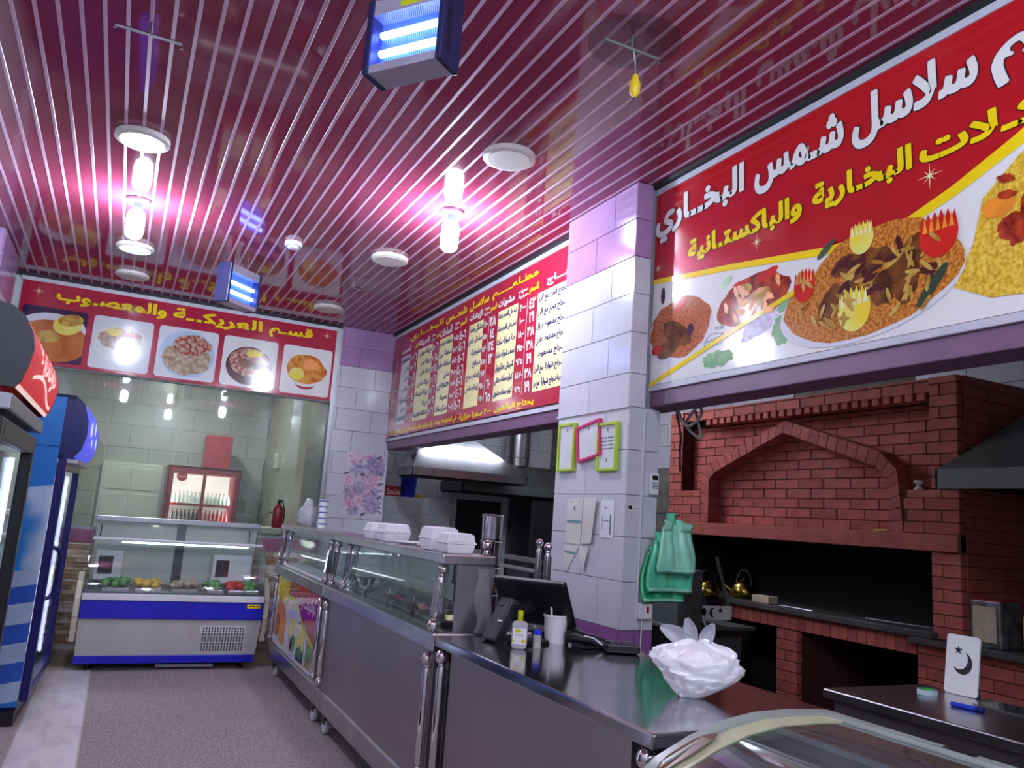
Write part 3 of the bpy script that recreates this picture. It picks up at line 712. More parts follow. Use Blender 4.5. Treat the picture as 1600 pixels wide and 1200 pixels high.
# ================================================================== left-hand drink fridges
def xf(mb,mx):
    mb.v=[tuple(mx@Vector(p)) for p in mb.v]; return mb
def bottle(mb,cap,x,y,z,h=.22,r=.032):
    mb.lathe([(r*.9,0),(r,.01),(r,h*.55),(r*.8,h*.66),(r*.36,h*.82),(r*.36,h*.93)],(x,y,z),10)
    cap.lathe([(r*.42,h*.93),(r*.42,h)],(x,y,z),8)
BN={'bottle_clear':'clear','stripe_blue':'blue','bottle_black':'dark cola','bottle_red':'red','bottle_green':'green','bottle_yellow':'yellow'}
def fridge(name,label,near,far,depth,height,door_z0,door_z1,frame,bodym,sidef,headerf,bott,lightm,group):
    group=(frame.replace('black_plastic','black').replace('navy','blue'),group)
    n=Vector((near[0],near[1],0)); f_=Vector((far[0],far[1],0)); W=(f_-n).length
    ay=(f_-n).normalized(); ax=Vector((ay.y,-ay.x,0))
    mx=Matrix(((ax.x,ay.x,0,n.x),(ax.y,ay.y,0,n.y),(0,0,1,0),(0,0,0,1)))
    T=thing(name,label,'fridge',(n.x-depth/2,(n.y+f_.y)/2,0),group[1])
    B=lambda m,nm,mt,par=T,**k: xf(m,mx).build(nm,mt,par,**k)
    D=-depth; t=.045; bf=-.055
    m=MB().box(D,D+t,0.0,W,.10,height).box(D,bf,0,t,.10,height).box(D,bf,W-t,W,.10,height).box(D,bf,0,W,.10,door_z0+.02).box(D,bf,0,W,door_z1-.02,height)
    B(m,'body',bodym,bev=.006)
    B(MB().box(D+.02,bf-.01,.02,W-.02,0,.10),'plinth','black_plastic')
    B(MB().box(D+t,D+t+.006,t,W-t,door_z0+.02,door_z1-.02),'liner','white_plastic')
    # door
    dw=.075
    m=MB().box(-.05,0,0,dw,door_z0,door_z1).box(-.05,0,W-dw,W,door_z0,door_z1).box(-.05,0,dw,W-dw,door_z0,door_z0+dw).box(-.05,0,dw,W-dw,door_z1-dw,door_z1)
    dr=B(m,'door',frame,bev=.008)
    B(MB().box(-.03,-.024,dw,W-dw,door_z0+dw,door_z1-dw),'pane','glass_door',dr)
    zc=(door_z0+door_z1)/2+.02
    pts=[(0,.045,zc-.16),(.03,.055,zc-.15),(.05,.06,zc-.10),(.052,.06,zc+.02),(.05,.06,zc+.12),(.03,.055,zc+.16),(0,.045,zc+.17)]
    B(MB().tube(pts,.014,8),'handle',frame if frame!='black_plastic' else 'dark_plastic',dr,smooth=50)
    # shelves, bottles and lamp
    ns=4; rnd=random.Random(W)
    for k in range(ns):
        z=door_z0+.14+k*(door_z1-door_z0-.30)/ns
        B(MB().box(D+.08,bf-.05,t,W-t,z-.012,z),'shelf','white_plastic')
        B(MB().box(bf-.055,bf-.045,t,W-t,z-.03,z+.012),'price_rail','red_print' if k==2 else 'white_plastic')
        for j in range(int((W-.2)/.095)):
            mbb=MB(); mc=MB(); mtl=bott[(j//2+k)%len(bott)]
            bottle(mbb,mc,bf-.10,.12+.095*j,z,.235+.02*((j+k)%2),.037)
            o=tag(B(mbb,'bottle',mtl,None,smooth=45),'%s drink bottle on the %s shelf inside the %s fridge'%(BN[mtl],('lowest','second lowest','third','top')[k],group[0]),'bottle','drink bottles in the %s fridge'%group[0]); B(mc,'cap','red_plastic' if (j+k)%3 else 'white_plastic',o)
    for yy in(t+.004,W-t-.022): B(MB().box(bf-.03,bf-.012,yy,yy+.018,door_z0+.1,door_z1-.1),'lamp_tube','fridge_tube')
    sidef(B,W,D,bf,T); headerf(B,W,D,bf,T,height)
    return T
def blue_side(B,W,D,bf,T):
    g=lambda u,v,d=0.:(D+u,-d,v)      # near side plane, u along +x local, v up
    L=bf-D
    sp=B(MB().flat([(.0,.12),(L,.12),(L,2.11),(0,2.11)],g,.002),'side_graphic','stripe_sky',T)
    B(MB().flat([(L*.05,.95),(L*.999,.88),(L*.999,1.52),(L*.8,1.50),(L*.62,1.36),(L*.5,1.22),(L*.3,1.12)],g,.003),'cloud','sky_blue',sp)
    for k,(z,hh,mt) in enumerate(((.90,.10,'pale_stripe'),(.79,.11,'stripe_blue'),(.66,.13,'pale_stripe'),(.54,.12,'stripe_blue'),(.42,.12,'pale_stripe'),(.30,.12,'stripe_blue'),(.18,.12,'pale_stripe'))):
        B(MB().flat([(0,z-.14),(L,z-.02),(L,z-.02+hh),(0,z-.14+hh)],g,.0035+.0002*k),'stripe',mt,sp)
    B(MB().box(D+.02,bf,-.004,0,1.775,1.78),'seam','navy',T)
mat('stripe_sky',(30,112,190),.3,0,.12,3)
def blue_head(B,W,D,bf,T,Ht):
    prof=[(bf-.01,Ht),(bf+.05,Ht),(bf+.11,Ht-.05),(bf+.145,Ht-.16),(bf+.15,Ht-.26),(bf+.13,Ht-.36),(bf+.09,Ht-.42),(bf-.01,Ht-.43)]
    n=len(prof); e=.03
    m=MB()
    for a,b in((0,e),(W-e,W)):
        v=[(x,a,z) for x,z in prof]+[(x,b,z) for x,z in prof]
        m.add(v,[tuple(range(n)),tuple(reversed(range(n,2*n)))]+[(i,i+n,(i+1)%n+n,(i+1)%n) for i in range(n)])
    m.box(bf-.02,bf+.03,0,W,Ht-.43,Ht-.40).box(bf-.02,bf+.05,0,W,Ht-.03,Ht)
    h=B(m,'header','navy')
    P_=prof[1:-1]
    m=MB(); 
    for i in range(len(P_)-1):
        (x0,z0),(x1,z1)=P_[i],P_[i+1]
        m.add([(x0,e,z0),(x0,W-e,z0),(x1,W-e,z1),(x1,e,z1)],[(0,1,2,3)])
    B(m,'header_lens','header_blue',h,smooth=60)
    m=MB()
    for y,zz,r in((.35,1.93,.10),(.75,1.96,.09),(1.0,1.86,.08),(.55,1.84,.06)):
        m.add([(bf+.153,y+r*math.cos(t),zz+.6*r*math.sin(t)) for t in [2*math.pi*k/14 for k in range(14)]],[tuple(range(14))])
    B(m,'header_print','header_pale',h)
    B(MB().box(bf-.02,bf+.12,.01,W-.01,Ht-.455,Ht-.43),'header_sill','alu',h)
fridge('drink_fridge','tall blue glass-door drink fridge with cloud-printed side against left wall',(-.333,6.10),(-.295,7.40),.72,2.13,.15,1.70,'navy','navy',blue_side,blue_head,['bottle_clear','stripe_blue','bottle_clear','bottle_black'],'fridge_light','glass-door drink fridges')
def black_side(B,W,D,bf,T):
    g=lambda u,v,d=0.:(D+u,-d,v)
    B(MB().box(D+.05,bf-.05,-.004,0,.2,1.8),'side_panel','dark_plastic',T,bev=.003)
def black_head(B,W,D,bf,T,Ht):
    # light box with a bulging red front
    prof=[(bf-.02,Ht+.02),(bf+.03,Ht+.01),(bf+.07,Ht-.02),(bf+.098,Ht-.07),(bf+.108,Ht-.12),(bf+.10,Ht-.18),(bf+.085,Ht-.235),(bf+.07,Ht-.255),(bf-.02,Ht-.26)]
    n=len(prof); e=.02
    h=None
    for a,b in((-.01,e),(W-e,W)):
        v=[(x,a,z) for x,z in prof]+[(x,b,z) for x,z in prof]
        c_=B(MB().add(v,[tuple(range(n)),tuple(reversed(range(n,2*n)))]+[(i,i+n,(i+1)%n+n,(i+1)%n) for i in range(n)]),'header_end','dark_plastic')
        h=h or c_
    P_=prof[1:-1]; L_=[0.]
    for i in range(len(P_)-1): L_.append(L_[-1]+math.dist(P_[i],P_[i+1]))
    tot=L_[-1]
    def cur(y,v,d=0.): # v 0 bottom .. 1 top along the curved face
        s=(1-v)*tot
        for i in range(len(P_)-1):
            if s<=L_[i+1] or i==len(P_)-2:
                t=(s-L_[i])/(L_[i+1]-L_[i]); (x0,z0),(x1,z1)=P_[i],P_[i+1]
                dx,dz=z0-z1,x1-x0; l=math.hypot(dx,dz)
                return (x0+(x1-x0)*t+dx/l*d,y,z0+(z1-z0)*t+dz/l*d)
    m=MB().grid(lambda a,b:cur(e+a*(W-2*e),b),4,18); B(m,'header_lens','header_red',h,smooth=60)
    m=MB().grid(lambda a,b:cur(e+a*(W-2*e),b*.055,.001),6,3); B(m,'header_stripe','header_white',h)
    m=MB(); v,f,_=text2d('كوكاكولا',.03); m.add([cur(.25+a*.75,.28+b*.45,.002) for a,b in v],f)
    v2=[(.20+.9*k/24,.2+.10*math.sin(k/24*5)) for k in range(25)]
    for i in range(24): m.add([cur(v2[i][0],v2[i][1],.002),cur(v2[i+1][0],v2[i+1][1],.002),cur(v2[i+1][0],v2[i+1][1]+.05,.002),cur(v2[i][0],v2[i][1]+.05,.002)],[(0,1,2,3)])
    m.add([cur(1.1,.12,.002),cur(1.12,.12,.002),cur(1.12,.85,.002),cur(1.1,.85,.002)],[(0,1,2,3)])
    B(m,'lettering','header_white',h)
    B(MB().box(bf-.02,bf+.07,.0,W,Ht-.33,Ht-.275),'header_sill','alu',h,bev=.006)
    B(MB().box(bf-.02,bf+.03,.0,W,Ht-.275,Ht-.255),'header_gap','black_plastic',h)
fridge('drink_fridge','black glass-door drink fridge with glowing red curved header box nearest camera',(-.362,3.0),(-.362,4.2),.74,2.07,.15,1.72,'black_plastic','black_plastic',black_side,black_head,['bottle_red','bottle_black','bottle_green','bottle_yellow','bottle_clear'],'fridge_light','glass-door drink fridges')

# ================================================================== refrigerated display case
C=thing('display_case','low glass-front salad chiller with blue stripes below the crimson far sign','display case',(.6,8.15,0))
x0,x1=-.15,1.345
for xx in(x0+.12,x1-.12):
    for yy in(7.92,8.5): MB().lathe([(.03,0),(.03,.02),(.018,.03),(.018,.075)],(xx,yy,0),10).build('foot','black_plastic',C,smooth=40)
MB().box(x0+.02,x1-.02,7.84,8.58,.075,.44).build('body','grey_panel',C,bev=.006)
MB().hull8([(x0+.005,7.80,.065),(x1-.03,7.80,.065),(x1-.03,7.86,.065),(x0+.005,7.86,.065)],[(x0+.005,7.80,.13),(x1-.03,7.80,.13),(x1-.03,7.86,.13),(x0+.005,7.86,.13)]).build('lower_stripe','blue_paint',C,bev=.004)
MB().hull8([(x0+.01,7.815,.13),(x1-.02,7.815,.13),(x1-.02,7.86,.13),(x0+.01,7.86,.13)],[(x0,7.775,.44),(x1,7.775,.44),(x1,7.86,.44),(x0,7.86,.44)]).build('front_panel','grey_panel',C)
MB().box(x0,x1,7.755,8.58,.44,.595).build('upper_stripe','blue_paint',C,bev=.006)
MB().box(x0,x1,7.74,7.80,.595,.648).build('lip','white_plastic',C,bev=.006)
gr=MB().hull8([(.83,7.812,.155),(1.215,7.812,.155),(1.215,7.82,.155),(.83,7.82,.155)],[(.83,7.782,.385),(1.215,7.782,.385),(1.215,7.80,.385),(.83,7.80,.385)]).build('grille','white_plastic',C)
sm=MB()
for i in range(15):
    for j in range(8):
        u=.85+.0245*i; z=.165+.027*j; yy=7.812-(z-.155)*.13-.0012
        sm.add([(u,yy,z),(u+.011,yy,z),(u+.011,yy-.0026,z+.019),(u,yy-.0026,z+.019)],[(0,1,2,3)])
stuff(sm.build('vent_slot','black_plastic',gr))
st=MB().box(1.20,1.315,7.752,7.756,.545,.580).build('sticker','yellow_print',C)
m=MB()
for k,(u,ww) in enumerate(((0,.016),(.02,.012),(.035,.018),(.057,.012),(.072,.010))): m.flat(ell(1.222+u-1.2+ww/2,.012+.002*(k%2),ww/2,.0075,10),FY(7.7515,1.2,.55),0)
m.build('lettering','black_print',st)
MB().box(.50,.98,7.86,8.2,.02,.045).build('drip_tray','alu',C)
# end cheeks with cream bumpers
for s,xa in((-1,x0),(1,x1)):
    pr_=[(7.80,.44),(7.755,.60),(7.76,.66),(7.80,.80),(7.88,.95),(8.0,1.06),(8.12,1.085),(8.5,1.27),(8.58,1.27),(8.58,.44)]
    n=len(pr_); a,b=(xa,xa+.012) if s<0 else (xa-.012,xa)
    v=[(a,y,z) for y,z in pr_]+[(b,y,z) for y,z in pr_]
    MB().add(v,[tuple(range(n)),tuple(reversed(range(n,2*n)))]+[(i,(i+1)%n,(i+1)%n+n,i+n) for i in range(n)]).build('end_pane','glass_case',C)
    bx=xa-.055 if s<0 else xa+.005
    pts=[(bx+.025,7.83,.24),(bx+.025,7.775,.45),(bx+.025,7.78,.60),(bx+.025,7.86,.74),(bx+.025,8.0,.80)]
    mm=MB()
    for i in range(len(pts)-1):
        (_,ya,za),(_,yb,zb)=pts[i],pts[i+1]
        mm.add([(bx,ya,za),(bx+.05,ya,za),(bx+.05,yb,zb),(bx,yb,zb),(bx,ya+.10,za),(bx+.05,ya+.10,za),(bx+.05,yb+.10,zb),(bx,yb+.10,zb)],[(0,1,2,3),(7,6,5,4),(0,3,7,4),(1,5,6,2),(0,4,5,1),(3,2,6,7)])
    mm.build('bumper','cream_plastic',C,bev=.008)
# curved front glass, canopy bar, rear glass and rail
gl=[(7.765,.648),(7.775,.72),(7.80,.80),(7.85,.90),(7.93,1.0),(8.02,1.065),(8.12,1.09)]
m=MB().grid(lambda a,b:(x0+.012+a*(x1-x0-.024),*[gl[min(int(b*6+1e-6),5)][q]+(gl[min(int(b*6+1e-6),5)+1][q]-gl[min(int(b*6+1e-6),5)][q])*(b*6-min(int(b*6+1e-6),5)) for q in(0,1)]),1,6)
m.build('front_glass','glass_case',C,smooth=60)
MB().box(x0+.012,x1-.012,8.11,8.15,1.072,1.10).build('canopy_bar','white_plastic',C,bev=.004)
MB().add([(x0+.02,8.14,1.098),(x1-.02,8.14,1.098),(x1-.02,8.49,1.25),(x0+.02,8.49,1.25)],[(0,1,2,3)]).build('top_glass','glass_case',C)
MB().box(x0+.0,x1-.0,8.47,8.55,1.235,1.285).build('top_rail','alu',C,bev=.006)
for a,b in((x0+.02,.60),(.60,x1-.02)): MB().box(a,b,8.52,8.535,.66,1.235).build('sliding_door','grey_panel',C)
MB().box(.575,.655,8.505,8.52,.66,1.235).build('door_stile','steel_dark',C)
for xx in(x0+.06,x1-.10): MB().tube([(xx,8.42,1.10),(xx+.005,8.46,1.20)],.006,6).build('stay','steel_dark',C)
# inside: tub, fan units
tb=MB().box(x0+.02,x1-.02,7.80,8.54,.595,.66).build('tub','steel_dark',C)
for a,b in((x0+.05,.13),(.93,x1-.05)):
    u=MB().box(a,b,8.40,8.52,.70,.97).build('fan_unit','white_plastic',C,bev=.005)
    MB().box(a+.03,a+.15,8.393,8.401,.76,.92).build('fan_grille','black_plastic',u)
MB().box(x0+.05,x1-.05,8.2,8.5,1.02,1.035).build('inner_shelf','glass_clear',C)
MB().box(.1,1.2,8.12,8.14,1.058,1.071).build('lamp_tube','case_light',C)
# salad trays in the chiller
sal=[(.10,'leaf_green','heap of dark green leaves at left end of chiller'),(.36,'rice_yellow','wide tray of yellow salad at middle of chiller'),(.66,'porridge','pale salad tray right of the yellow one in chiller'),(.92,'leaf_green','tray of chopped green herbs left of the tomatoes in chiller'),(1.10,'tomato','tray of red tomatoes in chiller'),(1.24,'leaf_green','green lettuce tray at right end of chiller')]
for k,(xc,mt,lb) in enumerate(sal):
    wd=.105 if k>2 else .145
    T=thing('salad_tray',lb,'food tray',(xc,8.0,.66),'salad trays in the chiller')
    MB().box(xc-wd+.035,xc+wd-.04,7.84,8.22,.66,.69).build('tray','steel',T,bev=.004)
    m=MB(); rr=random.Random(k)
    for j in range(26):
        m.ball((xc+rr.uniform(-wd+.04,wd-.05),rr.uniform(7.87,8.19),.70+rr.random()*.035),rr.uniform(.022,.042),8,.7)
    stuff(m.build('salad',mt,T,smooth=60))

# ================================================================== counters
def post(mb,ball,x,y,z0,z1,lx=0.,r=.021):
    # ribbed chrome post with a ball at each end
    L=z1-z0; br=r*1.45
    def at(t): return Vector((x+lx*t,y,z0+L*t))
    axis=(at(1)-at(0)).normalized(); q=Vector((0,0,1)).rotation_difference(axis).to_matrix()
    mb.lathe([(r*.45,br*1.6),(r*.5,br*2.25),(r*.8,br*2.3),(r,br*2.75),(r,L-br*2.75),(r*.8,L-br*2.3),(r*.5,L-br*2.25),(r*.45,L-br*1.6)],at(0),14,q)
    for k in range(10 if L<.5 else 0):
        a=2*math.pi*k/10; o=q@Vector((r*math.cos(a),r*math.sin(a),0))
        mb.tube([at(0)+o+axis*br*3,at(0)+o+axis*(L-br*3)],r*.22,5)
    for b_,t,t2 in((ball[0],br,br*1.9),(ball[1],L-br,L-br*1.9)): b_.ball(at(0)+axis*t,br,14); b_.lathe([(r*.6,-.012),(r*.8,0),(r*.6,.006)],at(0)+axis*t2,12,q)
def posts(T,lst):
    for a in lst:
        m=MB();b=(MB(),MB()); post(m,b,*a); o=m.build('post','chrome',T,smooth=40); b[0].build('ball','chrome',o,smooth=60); b[1].build('ball','chrome',o,smooth=60)
def caster(T,x,y,z1,g=.0):
    o=MB().box(x-.02,x+.02,y-.03,y+.05,.065,z1).build('caster','steel_dark',T)
    MB().lathe([(.045,-.015),(.05,-.01),(.05,.01),(.045,.015)],(x,y,.05),14,rot3(0,90)).build('wheel','white_plastic',o,smooth=40)
XF=1.40
def glass_counter(label,y0,y1,shelf_y0,group):
    T=thing('glass_counter',label,'counter',(1.73,(y0+y1)/2,0),group)
    MB().box(XF+.01,2.05,y0,y1,.15,.275).build('bottom_rail','steel',T,bev=.01)
    MB().box(XF+.04,2.03,y0+.02,y1-.02,.275,.875).build('body','steel_dark',T)
    MB().box(XF+.028,XF+.042,y0+.03,y1-.03,.275,.875).build('front_panel','steel_panel',T)
    MB().box(XF,2.05,y0,y1,.875,.96).build('deck','steel',T,bev=.01)
    MB().box(XF+.02,1.70,shelf_y0,y1,1.275,1.32).build('top_shelf','steel',T,bev=.006)
    MB().box(1.66,1.69,y0+.03,y1-.03,.96,1.275).build('back_post_panel','glass_clear',T)
    MB().add([(XF+.055,y0+.06,.962),(XF+.055,y1-.06,.962),(XF+.085,y1-.06,1.275),(XF+.085,y0+.06,1.275)],[(0,1,2,3)]).build('front_glass','glass_case',T)
    return T
A=glass_counter('far steel glass-topped counter with fruit-juice poster on its front',5.79,7.72,5.79,'stainless serving counters')
posts(A,[(1.425,7.66,.955,1.28,.03,.019),(1.45,7.52,.955,1.28,.03,.019),(1.425,5.86,.955,1.28,.03,.019),(1.415,7.62,.29,.865,0,.022),(1.415,5.86,.29,.865,0,.022)])
for yy in(5.95,7.5): caster(A,1.47,yy,.15); caster(A,1.98,yy,.15)
MB().box(1.45,1.65,5.9,7.6,.96,.975).build('display_shelf','white_plastic',A)
MB().box(1.47,1.64,5.95,7.55,1.09,1.098).build('inner_shelf','glass_clear',A)
# poster on the counter's front
fa=FX(XF+.026,7.58,.285)
po=MB().flat([(0,0),(1.66,0),(1.66,.585),(0,.585)],fa,.001).build('poster','white_print',A)
MB().flat([(0,.585),(0,.40),(.52,.40),(.52,.585)],fa,.002).build('yellow_block','yellow_print',po)
MB().flat([(.52,.585),(.52,.46),(.75,.47),(.95,.43),(1.15,.32),(1.4,.25),(1.66,.20),(1.66,.585)],fa,.002).build('red_block','red_print',po)
MB().flat([(1.15,.32),(1.4,.25),(1.66,.20),(1.66,.40),(1.2,.42)],fa,.0026).build('magenta_block','crimson_print',po)
m=MB(); ribbon(m,[(.45,.37),(.56,.45),(.75,.455),(.95,.415),(1.15,.305),(1.4,.235),(1.66,.185)],.03,fa,.003); m.build('wave','lime_print',po)
m=MB(); m.text('كوكتيلات وعصير',fa,.80,1.55,.40,.54,.003,.03); m.build('lettering','white_print',po)
for k,(u,v,ru,rv,mt) in enumerate(((.22,.30,.17,.11,'orange_print'),(.36,.22,.16,.13,'orange_print'),(.15,.17,.12,.10,'rice'),(.40,.10,.12,.06,'orange_print'))):
    MB().flat(ell(u,v,ru,rv,22),fa,.002+.0004*k).build('orange',mt,po)
m=MB(); ribbon(m,[(.82+.14*math.cos(2*math.pi*k/26),.22+.20*math.sin(2*math.pi*k/26)) for k in range(27)],.008,fa,.002); m.build('ring','grey_print',po)
for u,v,mt,s in((.78,.24,'lemon',.10),(.86,.12,'leaf_green',.09),(.76,.10,'flower_grey',.08)): MB().flat(ell(u,v,s,s*.7,18,.4,.12),fa,.0025).build('fruit',mt,po)
m=MB(); m.flat([(1.02,.03),(1.28,.03),(1.28,.31),(1.02,.31)],fa,.0024); m.build('picture','black_print',po)
MB().flat([(1.03,.12),(1.27,.12),(1.27,.30),(1.03,.30)],fa,.0028).build('picture','cream_print',po)
MB().flat(ell(1.15,.19,.09,.07,18,.2,.1),fa,.0032).build('fruit','lemon',po)
MB().flat(ell(1.15,.10,.08,.05,18,0,.1),fa,.0034).build('fruit','leaf_green',po)
MB().flat([(1.34,.03),(1.58,.03),(1.58,.27),(1.34,.27)],fa,.0024).build('picture','porridge',po)
MB().flat(ell(1.46,.14,.09,.07,18,.2,.1),fa,.003).build('fruit','leaf_green',po)

Bc=glass_counter('middle steel counter with glass showcase and takeaway boxes on its shelf',3.58,5.75,3.58,'stainless serving counters')
posts(Bc,[(1.425,5.68,.955,1.28,.03,.019),(1.45,5.45,.965,1.275,.03,.017),(1.47,5.35,.965,1.275,.03,.017),(1.425,3.66,.955,1.28,.035,.021),(1.415,5.68,.29,.865,0,.022),(1.415,3.66,.29,.865,0,.022)])
for yy in(3.75,5.6): caster(Bc,1.47,yy,.15); caster(Bc,1.98,yy,.15)
MB().box(1.50,1.69,3.585,3.592,.96,1.275).build('end_plate','steel',Bc)
m=MB().grid(lambda a,b:(1.60+.09*a+.012*math.sin(9*b),3.572-.012*math.sin(7*a+5*b),.962+.30*b),6,8); m.build('plastic_wrap','film_clear',Bc,smooth=60)
MB().box(1.46,2.02,3.65,5.7,.96,.968).build('work_deck','steel_top',Bc)
# food pans sunk in the showcase deck
for k in range(4):
    yc=3.95+.45*k
    lb=['nearest steel food pan with a lid in middle showcase','second steel food pan from the near end in showcase','third steel food pan from the near end in showcase','farthest steel food pan in middle showcase'][k]
    T=thing('food_pan',lb,'pan',(1.58,yc,.968),'steel pans in the showcase')
    MB().box(1.50,1.655,yc-.19,yc+.19,.968,.99).build('pan','steel_top',T,bev=.006)
    MB().hull8([(1.51,yc-.18,.99),(1.645,yc-.18,.99),(1.645,yc+.18,.99),(1.51,yc+.18,.99)],[(1.54,yc-.12,1.012),(1.615,yc-.12,1.012),(1.615,yc+.12,1.012),(1.54,yc+.12,1.012)]).build('lid','chrome',T,bev=.006)
    MB().tube([(1.578,yc-.03,1.01),(1.578,yc-.028,1.04),(1.578,yc+.028,1.04),(1.578,yc+.03,1.01)],.006,6).build('handle','chrome',T,smooth=50)

# near service counter
Cc=thing('service_counter','near plain steel counter carrying the till, calculator and white bag','counter',(1.83,2.7,0),'stainless serving counters')
MB().box(XF,2.235,1.875,3.555,.908,.953).build('top','steel_top',Cc,bev=.008)
Sd=thing('side_counter','narrow steel side counter behind the till by the pillar','counter',(2.1,3.9,0),'stainless serving counters')
MB().box(2.062,2.235,3.56,4.2,.908,.953).build('top','steel_top',Sd,bev=.008)
MB().box(XF+.05,2.19,1.93,3.55,.12,.908).build('body','steel_dark',Cc)
MB().box(XF+.034,XF+.052,2.02,3.42,.27,.905).build('front_panel','steel_panel',Cc)
MB().box(XF+.10,2.16,1.915,1.931,.27,.905).build('end_panel','steel_panel',Cc)
MB().box(XF+.01,2.2,1.89,3.55,.13,.27).build('bottom_rail','steel',Cc,bev=.01)
MB().box(2.07,2.2,3.57,4.19,0,.908).build('body','steel_dark',Sd)
posts(Cc,[(1.42,3.49,.28,.905,0,.023),(1.425,1.93,.28,.905,0,.023),(1.50,1.90,.28,.905,0,.023)])
for yy in(2.0,3.45): caster(Cc,1.50,yy,.13); caster(Cc,2.1,yy,.13)
# ================================================================== brick oven in the kitchen
RG=thing('brick_range','low red brick range with stone slab under the grey hood','cooking range',(5.0,2.2,0))
OV=thing('brick_oven','wide red-painted brick oven with pointed arch relief and black fire opening','oven',(5.0,4.6,0))
P1,P2=4.60,4.735; BH=.0745; BL=.245
PAR=OV
def ov(name,mt,x0,x1,y0,y1,z0,z1,**k): return MB().box(x0,x1,y0,y1,z0,z1).build(name,mt,PAR,**k)
ov('core','brick_joint',P2+.004,5.44,3.19,6.05,1.50,2.595)
ov('core','brick_joint',P1+.004,P2+.01,5.875,6.055,1.50,2.595)
ov('core','brick_joint',P1+.004,P2+.01,3.185,3.375,1.50,2.595)
ov('core','brick_joint',P1+.004,P2+.01,5.60,5.88,1.50,1.876)
ov('core','brick_joint',P1+.004,P2+.01,3.37,3.575,1.50,1.876)
ov('core','brick_joint',P1+.015,P2+.01,3.30,5.95,2.51,2.595)
ov('lintel','brick',4.575,4.76,3.185,6.03,1.495,1.60,bev=.006)
nb=[0]
rb=random.Random(5)
def brick(xf_,y0,y1,z0,z1,dep=.05,g=.005):
    m='brick' if rb.random()<.6 else 'brick_b'
    me=sbox('brick',dep,round(y1-y0-g,3),round(z1-z0-g,3),m,.004)
    inst(me,'brick',(xf_+dep/2-rb.uniform(0,.004),(y0+y1)/2,(z0+z1)/2),PAR); nb[0]+=1
def course(xf_,ya,yb,z0,z1,n0,skip=None):
    j=0; z=z0
    while z<z1-.02:
        zt=min(z+BH,z1); s=ya-(BL/2 if (j+n0)%2 else 0)
        while s<yb-1e-3:
            a=max(ya,s); b=min(yb,s+BL); s+=BL
            if b-a>.04 and not(skip and skip((a+b)/2,(z+zt)/2)): brick(xf_,a,b,z,zt)
        z=zt; j+=1
# the arch line (y,z)
inn=[(5.50,1.60),(5.50,1.977),(5.43,2.036),(4.64,2.327),(3.784,2.038),(3.70,1.95),(3.68,1.60)]
out=[(5.60,1.60),(5.595,2.03),(5.49,2.12),(4.62,2.42),(3.75,2.135),(3.62,2.01),(3.575,1.60)]
course(P2,3.375,5.875,1.60,2.455,0)
course(P1,5.875,6.06,1.88,2.60,0); course(P1,3.18,3.375,1.88,2.60,1)
course(P1,5.60,6.06,1.60,1.88,0); course(P1,3.18,3.575,1.60,1.88,0)
course(P1+.012,3.375,5.875,2.505,2.60,1)
for (a,b,c,d),n in zip([(inn[i],inn[i+1],out[i+1],out[i]) for i in range(6)],(5,1,10,10,2,5)):
    for k in range(n):
        t0,t1=k/n+.03/n,(k+1)/n-.03/n
        L=lambda p,q,t:(p[0]+(q[0]-p[0])*t,p[1]+(q[1]-p[1])*t)
        q=[L(a,b,t0),L(a,b,t1),L(d,c,t1),L(d,c,t0)]
        v=[(P1,y,z) for y,z in q]+[(P2+.01,y,z) for y,z in q]
        MB().add(v,[(0,1,2,3),(7,6,5,4),(0,4,5,1),(1,5,6,2),(2,6,7,3),(3,7,4,0)]).build('brick','brick' if k%3 else 'brick_b',OV); nb[0]+=1
for k in range(25): brick(P1+.012,3.40+.0875*k+.012,3.40+.0875*k+.072,2.456,2.507,.11,.0)
# right jamb, fire box, hearth slab
course(P1,3.18,3.38,.97,1.497,0)
ov('core','brick_joint',P1+.004,5.44,3.19,3.375,.0,1.50)
ov('core','brick_joint',P1+.004,5.44,5.80,6.05,.0,1.50)
course(P1,5.80,6.06,1.01,1.497,1)
ov('fire_box','soot_black',5.40,5.44,3.375,5.80,1.0,1.5)
ov('fire_box','soot_black',P1+.03,5.42,3.375,3.39,1.01,1.49); ov('fire_box','soot_black',P1+.03,5.42,5.785,5.80,1.01,1.49)
ov('fire_box','soot_black',P1+.03,5.42,3.39,5.785,1.485,1.50)
ov('hearth_slab','slab_stone',4.53,5.42,3.345,6.06,.968,1.008,bev=.004)
for k in range(34):
    ya=3.495+.0755*k
    inst(sbox('brick',.05,.070,.114,'brick' if k%3 else 'brick_b',.004),'brick',(P1+.025,ya+.037,.909),OV); nb[0]+=1
ov('core','brick_joint',P1+.02,5.42,3.49,6.05,.855,.966)
# pier and dark openings below
ov('core','brick_joint',P1+.01,5.3,4.475,4.675,0,.853)
course(P1,4.47,4.68,.10,.853,0)
ov('ash_pit','soot_black',5.38,5.42,3.49,5.80,0,.855)
course(P1,3.18,3.49,.42,.94,0)
# lower brick range on the near side, with its own slab
PAR=RG
ov('core','brick_joint',P1+.02,5.44,1.25,3.172,0,.925)
course(P1+.012,1.3,3.175,.50,.927,1)
ov('range_slab','slab_stone',4.52,5.44,1.25,3.172,.930,.966,bev=.004)
PAR=OV
ov('ledge_slab','slab_stone',4.52,4.60,3.176,3.49,.930,.966,bev=.004)
